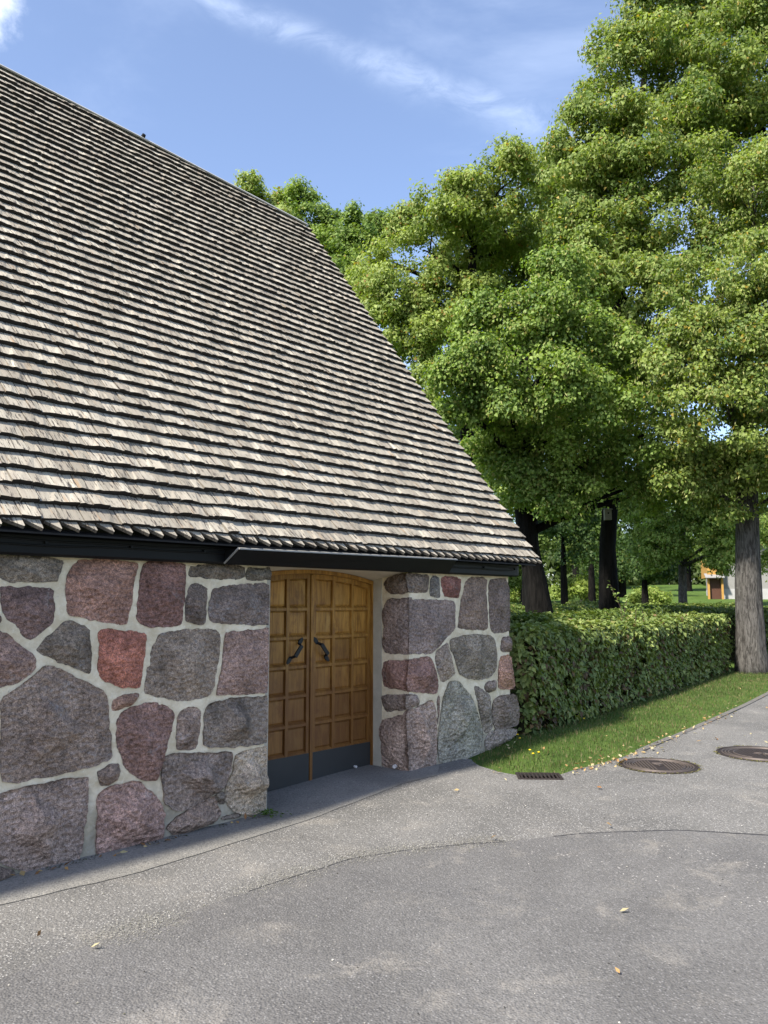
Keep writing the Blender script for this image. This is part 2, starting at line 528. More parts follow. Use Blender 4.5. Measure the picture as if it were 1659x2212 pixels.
def link(name, me, mat, parent=None, smooth=False, loc=None):
    if mat is not None and not me.materials:
        me.materials.append(M[mat] if isinstance(mat, str) else mat)
    if smooth:
        me.polygons.foreach_set('use_smooth', [True] * len(me.polygons))
    o = bpy.data.objects.new(name, me)
    COL.objects.link(o)
    if parent is not None:
        o.parent = parent
    if loc is not None:
        o.location = loc
    return o


def np_mesh(name, V, F, mat, parent=None, colors=None, cname='leaf_colour', smooth=False):
    """V (n,3), F (m,k) with the same k for every face, colours per vertex"""
    me = bpy.data.meshes.new(name)
    n, (m, k) = len(V), F.shape
    me.vertices.add(n)
    me.vertices.foreach_set('co', np.ascontiguousarray(V, dtype=np.float32).ravel())
    me.loops.add(m * k)
    me.loops.foreach_set('vertex_index', F.astype(np.int32).ravel())
    me.polygons.add(m)
    me.polygons.foreach_set('loop_start', np.arange(0, m * k, k, dtype=np.int32))
    me.update(calc_edges=True)
    if colors is not None:
        at_ = me.attributes.new(cname, 'FLOAT_COLOR', 'POINT')
        c4 = np.ones((n, 4), dtype=np.float32)
        c4[:, :3] = colors
        at_.data.foreach_set('color', c4.ravel())
    return link(name, me, mat, parent, smooth)


def empty(name, loc=(0, 0, 0), rz=0.0, parent=None):
    o = bpy.data.objects.new(name, None)
    o.empty_display_size = 0.3
    COL.objects.link(o)
    o.location = loc
    o.rotation_euler = (0, 0, rz)
    if parent is not None:
        o.parent = parent
    return o


def tag(o, label=None, cat=None, group=None, kind=None):
    if label:
        o['label'] = label
    if cat:
        o['category'] = cat
    if group:
        o['group'] = group
    if kind:
        o['kind'] = kind
    return o


def sm(x, a, b):
    t = np.clip((x - a) / (b - a), 0, 1)
    return t * t * (3 - 2 * t)

# ---------------------------------------------------------------- terrain
A0 = (0.2479, 8.1534)
ROT = rad(48)
UX, UY = math.cos(ROT), math.sin(ROT)       # along the facade, away from the camera
NX, NY = UY, -UX                            # out of the facade


def to_so(x, y):
    dx, dy = x - A0[0], y - A0[1]
    return dx * UX + dy * UY, dx * NX + dy * NY


def g(x, y):
    """ground height"""
    s, o = to_so(x, y)
    z = -0.06 * (1 - sm(s, -1.9, 0.0)) + 0.0 * s
    z = z + 0.125 * sm(s, 0.8, 2.1) * (1 - sm(o, 0.05, 1.15))
    z = z + 0.10 * sm(s, 6, 14)
    z = z + 0.050 * np.maximum(0, y - 31) * sm(y, 32, 44)
    return z


def cdt(poly, h, jit=0.25, dens=None):
    """triangulated sheet over a polygon"""
    P = [Vector(p) for p in poly]
    B = []
    for i, p in enumerate(P):
        q = P[(i + 1) % len(P)]
        k = max(1, int((q - p).length / (dens or h)))
        for j in range(k):
            B.append(p.lerp(q, j / k))
    xs = [p.x for p in B]
    ys = [p.y for p in B]
    pts = list(B)
    nb = len(B)
    bx = np.array(xs)
    by = np.array(ys)
    X = np.arange(min(xs) + h / 2, max(xs), h)
    Y = np.arange(min(ys) + h / 2, max(ys), h)
    GX, GY = np.meshgrid(X, Y)
    GX = GX.ravel() + RNG.uniform(-jit, jit, GX.size) * h
    GY = GY.ravel() + RNG.uniform(-jit, jit, GY.size) * h
    inside = np.zeros(GX.size, bool)
    for i in range(nb):
        x1, y1, x2, y2 = bx[i], by[i], bx[(i + 1) % nb], by[(i + 1) % nb]
        if y1 == y2:
            continue
        c = ((y1 > GY) != (y2 > GY)) & (GX < (x2 - x1) * (GY - y1) / (y2 - y1) + x1)
        inside ^= c
    d = np.full(GX.size, 1e9)
    for i in range(nb):
        d = np.minimum(d, np.hypot(GX - bx[i], GY - by[i]))
    ok = inside & (d > 0.45 * h)
    pts += [Vector((a, b)) for a, b in zip(GX[ok], GY[ok])]
    r = geometry.delaunay_2d_cdt(pts, [], [list(range(nb))], 1, 1e-6)
    return np.array([(p.x, p.y) for p in r[0]]), [tuple(f) for f in r[2]], np.array([(p.x, p.y) for p in B])


def sheet(name, poly, h, dz, mat, parent=None, dens=None):
    V, F, _ = cdt(poly, h, 0.2, dens)
    Z = g(V[:, 0], V[:, 1]) + dz
    F = [f if (V[f[1]][0] - V[f[0]][0]) * (V[f[2]][1] - V[f[0]][1]) - (V[f[1]][1] - V[f[0]][1]) * (V[f[2]][0] - V[f[0]][0]) > 0 else f[::-1] for f in F]
    return np_mesh(name, np.column_stack([V, Z]), np.array(F), mat, parent, smooth=True)


def wobble(poly, step, amp, seed):
    out = []
    P = [Vector(p) for p in poly]
    for i in range(len(P) - 1):
        k = max(1, int((P[i + 1] - P[i]).length / step))
        for j in range(k):
            q = P[i].lerp(P[i + 1], j / k)
            n1 = noise.noise(Vector((q.x * 3 + seed, q.y * 3, 0))) + 0.5 * noise.noise(Vector((q.x * 9, q.y * 9 + seed, 4)))
            n2 = noise.noise(Vector((q.x * 3, q.y * 3 + seed, 9))) + 0.5 * noise.noise(Vector((q.x * 9 + seed, q.y * 9, 7)))
            out.append((q.x + n1 * amp, q.y + n2 * amp))
    out.append(tuple(P[-1]))
    return out


def build_ground():
    gx = np.unique(np.concatenate([np.linspace(-900, -60, 12), np.linspace(-60, -6, 28), np.arange(-6, 9, 0.4), np.linspace(9, 70, 40), np.linspace(70, 900, 12)]))
    gy = np.unique(np.concatenate([np.linspace(-300, -12, 10), np.linspace(-12, 0, 10), np.arange(0, 22, 0.4), np.linspace(22, 130, 60), np.linspace(130, 1500, 12)]))
    X, Y = np.meshgrid(gx, gy)
    Yc = np.minimum(Y, 110.0)
    V = np.column_stack([X.ravel(), Y.ravel(), (g(X, Yc) - 0.016).ravel()])
    nx, ny = len(gx), len(gy)
    i = np.arange(nx * ny).reshape(ny, nx)
    F = np.stack([i[:-1, :-1], i[:-1, 1:], i[1:, 1:], i[1:, :-1]], -1).reshape(-1, 4)
    o = np_mesh('lawn', V, F, 'turf', smooth=True)
    tag(o, 'green lawn ground under the hedges and trees', kind='structure')
    # drive: from behind the camera up to the grass edge and away to the right
    edge = wobble(KERB, 0.07, 0.018, 3.0)
    wall_line = [so(0.9, 0.10), so(0.72, -0.06), so(-0.05, -0.06), so(-0.05, -0.62), so(-1.80, -0.62), so(-1.80, -0.06), so(-7.5, -0.06)]
    poly = edge + wall_line + [(-10, -9), (12, -9), (16, 10), (22, 26), (40, 52), (31, 52)]
    o = sheet('driveway', poly, 0.24, 0.012, 'worn_asphalt', dens=0.3)
    tag(o, 'worn pale asphalt drive in front of the stone building', kind='structure')
    seam = wobble(SEAM, 0.06, 0.010, 9.0)
    poly = seam + [(6.0, 3.4), (7, -8.5), (-9.5, -8.5), (-6.5, 0.2), (-2.9, 2.6)]
    o = sheet('asphalt_patch', poly, 0.24, 0.0165, 'patch_asphalt', dens=0.3)
    tag(o, 'smoother darker asphalt in the foreground below the curved seam', kind='structure')
    ap = wobble(APRON, 0.07, 0.016, 5.0)
    poly = ap + [so(0.42, -0.05), so(-0.05, -0.05), so(-0.05, -0.60), so(-1.80, -0.60), so(-1.80, -0.05), so(-4.6, -0.05)]
    o = sheet('apron', poly, 0.2, 0.0165, 'apron_asphalt', dens=0.25)
    tag(o, 'smooth grey apron along the stone wall and door threshold', kind='structure')
    # bitumen seam, a low uneven bead
    mb = MB()
    pts = [p for p in seam if -0.9 < p[0] < 3.6]
    for j in range(len(pts) - 1):
        p, q = Vector(pts[j]), Vector(pts[j + 1])
        wv = 0.006 + 0.010 * max(0, 0.35 + noise.noise(Vector((p.x * 2.2, p.y * 2.2, 3))) + 0.4 * noise.noise(Vector((p.x * 11, p.y * 11, 3))))
        if p.x < 0.2:
            wv *= 0.45
        if noise.noise(Vector((p.x * 1.5, 7, 1))) < -0.33:
            continue
        nrm = Vector((-(q - p).y, (q - p).x)).normalized() * wv
        z = float(g(p.x, p.y)) + 0.0165
        mb.add([(p.x - nrm.x, p.y - nrm.y, z), (q.x - nrm.x, q.y - nrm.y, z), (q.x, q.y, z + 0.004), (p.x, p.y, z + 0.004), (q.x + nrm.x, q.y + nrm.y, z - 0.003), (p.x + nrm.x, p.y + nrm.y, z - 0.003)],
               [(0, 1, 2, 3), (3, 2, 4, 5)])
    tag(mb.build('asphalt_seam', 'crack'), 'dark curved bitumen seam between the two asphalts', kind='structure')
    # low granite edging between the lawn strip and the drive
    kl = [Vector(p) for p in KERB if Vector(p).y > 9.0]
    kl = [Vector((31, 52))] + [Vector((14, 25.5))] + kl
    root = empty('kerb', (kl[-1].x, kl[-1].y, float(g(kl[-1].x, kl[-1].y))))
    tag(root, 'low grey granite kerb between the grass strip and the drive', 'kerb', kind='structure')
    acc = []
    for j in range(len(kl) - 1):
        p, q = kl[j], kl[j + 1]
        L = (q - p).length
        k = max(1, int(L / 0.9))
        acc += [(p.lerp(q, m / k), p.lerp(q, (m + 1) / k)) for m in range(k)]
    for p, q in acc:
        if p.y > 34:
            continue
        d = (q - p).normalized()
        nr = Vector((-d.y, d.x)) * 0.04
        a, b = p + d * 0.006, q - d * 0.006
        za, zb = float(g(a.x, a.y)), float(g(b.x, b.y))
        mb = MB()
        h = 0.018 + random.uniform(-.006, .006)
        P = [(a.x - nr.x, a.y - nr.y, za - .05), (b.x - nr.x, b.y - nr.y, zb - .05), (b.x + nr.x, b.y + nr.y, zb - .05), (a.x + nr.x, a.y + nr.y, za - .05)]
        mb.hexa(P + [(v[0], v[1], v[2] + .05 + h) for v in P])
        o = mb.build('kerb_stone', 'kerbstone', root)
        o.matrix_parent_inverse = Matrix.Translation(-root.location)


def so(s, o):
    return (A0[0] + s * UX + o * NX, A0[1] + s * UY + o * NY)


KERB = [(31, 52), (14, 25.5), (8.9, 17.4), (6.67, 14.27), (4.91, 11.96), (3.52, 10.12), (2.83, 9.19), (2.26, 8.56), (1.89, 8.21), (1.68, 7.97), (1.46, 7.90), (1.27, 7.96), (1.12, 8.10), (0.97, 8.40), (0.93, 8.62), so(0.9, 0.10)]
SEAM = [(-2.75, 2.95), (-1.742, 3.868), (-1.664, 3.976), (-1.477, 4.235), (-1.184, 4.512), (-0.886, 4.897), (-0.548, 5.251), (-0.215, 5.603), (0.129, 5.766), (0.555, 5.895), (1.091, 5.973), (1.408, 6.053), (2.119, 6.076), (2.426, 6.007), (2.718, 5.928), (3.309, 5.703), (4.6, 4.9)]
APRON = [(-3.2, 3.62), (-2.172, 4.773), (-1.542, 5.34), (-0.861, 6.232), (-0.55, 6.629), (-0.344, 6.924), (0.173, 7.62), (0.50, 7.93), so(0.42, 0.05)]
build_ground()

# ---------------------------------------------------------------- the stone building
STONES = [
 ([[-4.121,1.943],[-3.835,1.955],[-3.636,1.941],[-3.628,1.914],[-3.659,1.812],[-3.664,1.795],[-3.977,1.781],[-4.015,1.799],[-4.115,1.828]],(103,99,96),0.006,0.02,None,None),
 ([[-4.029,1.756],[-3.976,1.757],[-3.825,1.748],[-3.685,1.756],[-3.68,1.656],[-3.671,1.535],[-3.728,1.481],[-3.814,1.414],[-3.852,1.426],[-3.899,1.485],[-3.988,1.572],[-4.02,1.635]],(98,82,86),0.007,0.02,None,None),
 ([[-3.557,1.905],[-3.511,1.943],[-3.313,1.958],[-3.07,1.94],[-3.06,1.916],[-3.088,1.801],[-3.1,1.669],[-3.134,1.515],[-3.166,1.498],[-3.396,1.542],[-3.554,1.567],[-3.591,1.612],[-3.597,1.746],[-3.573,1.859]],(124,96,92),0.01,0.025,None,None),
 ([[-3.002,1.942],[-2.884,1.959],[-2.665,1.948],[-2.652,1.911],[-2.651,1.758],[-2.673,1.507],[-2.702,1.485],[-2.964,1.478],[-3.027,1.513],[-3.055,1.537],[-3.047,1.693],[-3.032,1.838],[-3.014,1.899]],(106,80,81),0.007,0.025,None,None),
 ([[-2.605,1.95],[-2.339,1.96],[-2.09,1.953],[-2.08,1.901],[-2.087,1.854],[-2.238,1.837],[-2.587,1.855],[-2.618,1.873]],(92,88,84),0.006,0.02,None,None),
 ([[-2.055,1.94],[-1.858,1.949],[-1.856,1.845],[-2.035,1.841],[-2.058,1.854]],(86,86,84),0.006,0.02,None,None),
 ([[-2.607,1.784],[-2.539,1.796],[-2.469,1.774],[-2.449,1.748],[-2.453,1.516],[-2.476,1.497],[-2.53,1.494],[-2.636,1.519],[-2.64,1.556],[-2.634,1.695]],(94,86,88),0.007,0.02,None,None),
 ([[-2.382,1.762],[-2.203,1.791],[-1.877,1.817],[-1.85,1.797],[-1.843,1.492],[-1.87,1.472],[-2.196,1.485],[-2.406,1.505],[-2.426,1.554],[-2.418,1.657],[-2.404,1.722]],(98,90,95),0.007,0.03,None,None),
 ([[-4.096,1.475],[-3.993,1.472],[-3.916,1.406],[-3.86,1.357],[-3.804,1.322],[-3.785,1.278],[-3.782,1.225],[-3.871,1.156],[-3.954,1.126],[-4.076,1.114]],(116,98,98),0.007,0.02,None,None),
 ([[-3.778,1.353],[-3.741,1.395],[-3.599,1.523],[-3.552,1.531],[-3.417,1.474],[-3.408,1.406],[-3.387,1.201],[-3.398,1.174],[-3.429,1.184],[-3.574,1.245],[-3.765,1.326]],(96,90,87),0.005,0.02,None,None),
 ([[-3.342,1.449],[-3.293,1.471],[-3.003,1.435],[-2.972,1.404],[-2.984,1.273],[-3.004,1.084],[-3.022,1.044],[-3.109,1.056],[-3.213,1.082],[-3.329,1.141],[-3.334,1.198],[-3.332,1.346],[-3.353,1.415]],(138,86,77),0.007,0.025,None,None),
 ([[-2.829,1.424],[-2.664,1.45],[-2.372,1.443],[-2.324,1.416],[-2.315,1.37],[-2.322,1.241],[-2.361,1.038],[-2.382,0.963],[-2.436,0.93],[-2.572,0.919],[-2.69,0.927],[-2.932,0.996],[-2.971,1.016],[-2.963,1.081],[-2.94,1.199],[-2.923,1.306],[-2.877,1.389]],(112,103,99),0.006,0.025,None,None),
 ([[-2.259,1.414],[-2.094,1.427],[-1.869,1.438],[-1.85,1.41],[-1.835,1.082],[-1.841,0.947],[-1.867,0.922],[-2.098,0.921],[-2.326,0.933],[-2.328,0.985],[-2.291,1.11],[-2.28,1.278]],(120,102,102),0.009,0.03,None,None),
 ([[-3.99,1.02],[-3.962,1.069],[-3.869,1.119],[-3.796,1.172],[-3.717,1.245],[-3.654,1.228],[-3.548,1.178],[-3.425,1.103],[-3.313,1.061],[-3.273,1.001],[-3.257,0.908],[-3.236,0.77],[-3.217,0.61],[-3.224,0.577],[-3.352,0.54],[-3.541,0.535],[-3.818,0.525],[-3.902,0.526],[-3.955,0.552],[-3.973,0.6],[-3.974,0.803],[-3.985,0.927]],(112,100,98),0.016,0.035,None,None),
 ([[-3.209,0.984],[-3.12,1.005],[-3.021,1.003],[-3.013,0.979],[-3.051,0.935],[-3.168,0.905],[-3.219,0.899],[-3.23,0.923],[-3.221,0.962]],(122,98,90),0.008,0.015,None,None),
 ([[-3.116,0.895],[-2.998,0.924],[-2.889,0.926],[-2.789,0.893],[-2.731,0.858],[-2.718,0.808],[-2.74,0.702],[-2.791,0.541],[-2.835,0.393],[-2.875,0.37],[-2.964,0.402],[-3.059,0.451],[-3.1,0.503],[-3.15,0.623],[-3.179,0.718],[-3.18,0.832],[-3.153,0.87]],(108,86,86),0.009,0.025,None,None),
 ([[-2.644,0.849],[-2.57,0.864],[-2.494,0.847],[-2.475,0.808],[-2.481,0.672],[-2.508,0.558],[-2.538,0.549],[-2.681,0.571],[-2.691,0.599],[-2.68,0.707],[-2.686,0.817]],(118,104,102),0.01,0.02,None,None),
 ([[-2.388,0.881],[-2.18,0.895],[-1.857,0.888],[-1.847,0.813],[-1.851,0.612],[-1.867,0.514],[-2.004,0.512],[-2.251,0.531],[-2.393,0.549],[-2.443,0.574],[-2.447,0.693],[-2.44,0.83]],(102,97,97),0.024,0.04,None,None),
 ([[-2.77,0.544],[-2.589,0.525],[-2.194,0.488],[-2.177,0.457],[-2.19,0.357],[-2.243,0.226],[-2.337,0.198],[-2.473,0.154],[-2.576,0.124],[-2.649,0.123],[-2.721,0.156],[-2.772,0.207],[-2.79,0.304],[-2.814,0.39],[-2.797,0.494]],(108,100,102),0.03,0.05,None,None),
 ([[-2.136,0.452],[-2.003,0.473],[-1.866,0.481],[-1.849,0.346],[-1.844,0.122],[-1.869,-0.005],[-1.94,-0.037],[-2.025,-0.021],[-2.125,0.023],[-2.207,0.082],[-2.241,0.151],[-2.212,0.259],[-2.165,0.328],[-2.151,0.402]],(140,132,122),0.026,0.04,None,None),
 ([[-2.321,0.177],[-2.258,0.204],[-2.229,0.161],[-2.232,0.099],[-2.287,0.109],[-2.328,0.153]],(100,96,94),0.01,0.01,None,None),
 ([[-3.302,0.51],[-3.178,0.537],[-3.152,0.51],[-3.151,0.431],[-3.236,0.411],[-3.283,0.407],[-3.299,0.443],[-3.314,0.49]],(108,96,94),0.01,0.02,None,None),
 ([[-4.061,0.464],[-3.91,0.468],[-3.708,0.487],[-3.539,0.486],[-3.398,0.481],[-3.387,0.446],[-3.384,0.293],[-3.405,0.102],[-3.423,-0.022],[-3.45,-0.08],[-3.536,-0.076],[-3.592,-0.089],[-3.736,-0.05],[-3.833,-0.017],[-3.918,0.038],[-4.043,0.115]],(118,106,108),0.03,0.05,None,None),
 ([[-3.297,0.376],[-3.108,0.39],[-3.004,0.385],[-2.935,0.328],[-2.836,0.23],[-2.785,0.162],[-2.779,0.009],[-2.798,-0.057],[-2.959,-0.08],[-3.128,-0.088],[-3.253,-0.082],[-3.302,-0.06],[-3.298,0.113],[-3.307,0.279]],(124,104,105),0.014,0.045,None,None),
 ([[-2.752,0.027],[-2.704,0.064],[-2.547,0.119],[-2.336,0.179],[-2.303,0.099],[-2.277,0.02],[-2.331,-0.02],[-2.482,-0.039],[-2.614,-0.048],[-2.686,-0.043],[-2.737,0.0]],(120,106,104),0.016,0.04,None,None),
 ([[-4.039,0.046],[-3.906,0.005],[-3.853,-0.027],[-3.873,-0.053],[-3.973,-0.078],[-4.033,-0.073]],(88,80,80),0.02,0.03,None,None),
 ([[-2.268,-0.019],[-2.245,0.014],[-2.108,0.007],[-2.075,-0.025],[-2.156,-0.028]],(104,98,96),0.006,0.015,None,None),
 ([[-4.101,1.573],[-4.03,1.577],[-4.022,1.53],[-4.036,1.499],[-4.097,1.495]],(100,84,84),0.007,0.02,None,None),
 ([[-4.074,1.079],[-4.029,1.085],[-4.015,1.012],[-4.01,0.808],[-4.004,0.604],[-4.014,0.516],[-4.044,0.511]],(104,96,94),0.01,0.02,None,None),
 ([[-0.052,1.949],[0.299,1.94],[0.313,1.886],[0.283,1.768],[0.254,1.755],[-0.026,1.764]],(98,90,90),0.007,0.03,[[0.323,1.859],[0.226,1.929],[0.024,1.951],[0.002,1.765],[0.084,1.739],[0.226,1.749],[0.311,1.786]],(90,64,60)),
 ([[0.352,1.932],[0.476,1.926],[0.49,1.853],[0.503,1.724],[0.458,1.711],[0.341,1.723],[0.332,1.777]],(94,98,106),0.006,0.02,None,None),
 ([[0.521,1.936],[0.872,1.926],[0.86,1.802],[0.827,1.717],[0.779,1.707],[0.594,1.721],[0.558,1.761],[0.52,1.853]],(112,74,74),0.007,0.02,None,None),
 ([[-0.012,1.685],[0.413,1.683],[0.732,1.673],[0.762,1.613],[0.758,1.389],[0.618,1.3],[0.437,1.179],[0.349,1.138],[-0.015,1.149]],(108,98,104),0.008,0.03,[[0.287,1.686],[0.014,1.703],[-0.009,1.686],[-0.007,1.148],[0.299,1.141],[0.36,1.218],[0.323,1.399],[0.36,1.542]],(100,90,92)),
 ([[0.958,1.899],[1.107,1.941],[1.362,1.938],[1.348,1.769],[1.383,1.394],[1.33,1.346],[0.852,1.377],[0.806,1.406],[0.857,1.613],[0.908,1.784]],(108,94,92),0.006,0.02,None,None),
 ([[1.449,1.92],[1.827,1.942],[1.816,1.365],[1.8,1.325],[1.503,1.312],[1.427,1.344],[1.404,1.532],[1.392,1.73],[1.395,1.869]],(96,86,88),0.006,0.025,None,None),
 ([[0.679,1.27],[0.931,1.305],[1.193,1.305],[1.467,1.274],[1.518,1.193],[1.538,1.035],[1.509,0.898],[1.403,0.827],[1.182,0.813],[0.922,0.85],[0.813,0.922],[0.753,1.055],[0.663,1.206]],(108,104,100),0.01,0.04,None,None),
 ([[0.422,1.143],[0.587,1.227],[0.632,1.226],[0.661,1.133],[0.736,0.964],[0.75,0.907],[0.611,0.844],[0.521,0.828],[0.487,0.906],[0.406,1.054]],(124,114,110),0.008,0.02,None,None),
 ([[-0.029,1.086],[0.291,1.105],[0.348,1.084],[0.42,0.946],[0.462,0.8],[0.432,0.731],[0.345,0.73],[-0.039,0.79]],(114,90,90),0.018,0.035,[[0.324,1.06],[0.016,1.091],[0.005,1.083],[0.013,0.784],[0.324,0.803],[0.348,0.952]],(104,84,84)),
 ([[-0.05,0.745],[0.091,0.733],[0.141,0.686],[0.132,0.634],[-0.045,0.608]],(112,104,106),0.008,0.025,[[0.372,0.711],[0.029,0.754],[0.022,0.737],[0.018,0.601],[0.3,0.559],[0.348,0.634]],(98,80,78)),
 ([[-0.045,0.583],[0.118,0.618],[0.344,0.668],[0.387,0.611],[0.414,0.52],[0.42,0.238],[0.394,-0.021],[0.336,-0.029],[-0.008,-0.003]],(126,112,112),0.022,0.04,[[0.384,0.455],[0.03,0.565],[0.018,0.575],[-0.013,-0.005],[0.182,-0.006],[0.348,0.015],[0.384,0.158],[0.396,0.331]],(104,98,96)),
 ([[0.446,0.677],[0.484,0.691],[0.474,0.568],[0.457,0.41],[0.434,0.447]],(104,90,86),0.004,0.012,None,None),
 ([[0.657,0.84],[0.811,0.82],[0.904,0.73],[1.031,0.646],[1.109,0.507],[1.204,0.328],[1.241,0.192],[1.165,0.071],[1.001,0.018],[0.75,-0.019],[0.481,0.019],[0.444,0.077],[0.447,0.322],[0.503,0.529],[0.549,0.704]],(116,121,119),0.018,0.05,None,None),
 ([[1.098,0.753],[1.213,0.725],[1.33,0.649],[1.398,0.624],[1.411,0.479],[1.441,0.322],[1.422,0.257],[1.336,0.219],[1.262,0.228],[1.222,0.383],[1.16,0.559],[1.113,0.676]],(108,104,104),0.01,0.02,None,None),
 ([[1.644,1.249],[1.809,1.274],[1.84,1.182],[1.811,1.092],[1.694,1.087],[1.623,1.13]],(104,92,92),0.008,0.03,None,None),
 ([[1.584,1.032],[1.814,1.057],[1.866,0.857],[1.904,0.653],[1.556,0.68],[1.56,0.817]],(142,110,100),0.012,0.035,None,None),
 ([[1.333,0.774],[1.524,0.79],[1.521,0.682],[1.45,0.659],[1.33,0.668],[1.281,0.72]],(112,104,104),0.008,0.02,None,None),
 ([[1.483,0.588],[1.625,0.606],[1.918,0.601],[1.957,0.447],[1.984,0.344],[1.931,0.229],[1.509,0.247],[1.448,0.302],[1.427,0.439],[1.447,0.533]],(106,98,98),0.018,0.04,None,None),
 ([[1.301,0.185],[1.405,0.249],[1.905,0.212],[1.928,0.15],[1.827,0.103],[1.468,0.041],[1.314,0.032],[1.272,0.113]],(118,114,116),0.01,0.035,None,None),
]


BLD = empty('stone_building', (A0[0], A0[1], 0), ROT)
tag(BLD, 'rubble stone building with a steep shingled roof and double oak door', 'building')
S_L, S_R, D0, D1 = -7.4, 1.80, -1.845, -0.005


def grid_sheet(mb, s0, s1, z0, z1, h, y0, amp, seed):
    ns, nz = max(2, int((s1 - s0) / h)), max(2, int((z1 - z0) / h))
    vs, fs = [], []
    for j in range(nz + 1):
        for i in range(ns + 1):
            s, z = s0 + (s1 - s0) * i / ns, z0 + (z1 - z0) * j / nz
            e = 0 if i in (0, ns) else 1
            k = noise.noise(Vector((s * 7, z * 7, seed))) + 0.5 * noise.noise(Vector((s * 22, z * 22, seed))) + 0.3 * noise.noise(Vector((s * 50, z * 50, seed)))
            vs.append((s, y0 - amp * k * e, z))
    for j in range(nz):
        for i in range(ns):
            a = j * (ns + 1) + i
            fs.append((a, a + 1, a + ns + 2, a + ns + 1))
    mb.add(vs, fs)


def build_wall():
    TOP = 1.985
    mb = MB()
    grid_sheet(mb, S_L, D0, -0.22, TOP, 0.03, -0.006, 0.008, 1.0)
    grid_sheet(mb, D1, S_R, -0.22, TOP, 0.03, -0.006, 0.008, 2.0)
    T = 0.62
    for a, b in ((S_L, D0), (D1, S_R)):
        mb.add([(a, -0.006, -0.22), (b, -0.006, -0.22), (b, T, -0.22), (a, T, -0.22), (a, -0.006, TOP), (b, -0.006, TOP), (b, T, TOP), (a, T, TOP)],
               [(4, 5, 6, 7), (1, 2, 6, 5), (2, 3, 7, 6), (3, 0, 4, 7)])
    # wall continues behind the door line, and the gable end round the corner
    mb.box(D0, D1, 0.545, T, -0.22, TOP + 0.12)
    mb.box(S_R - 0.6, S_R, T + 0.003, 9.6, -0.22, TOP)
    mb.box(S_L, S_L + .5, T + 0.003, 9.6, -0.22, TOP)
    mb.box(S_L, S_R, 9.603, 10.1, -0.22, TOP)
    return mb.build('wall', 'mortar', BLD)


def chaikin(P, k=1):
    for _ in range(k):
        Q = []
        for i, p in enumerate(P):
            q = P[(i + 1) % len(P)]
            Q += [p * 0.78 + q * 0.22, p * 0.22 + q * 0.78]
        P = Q
    return P


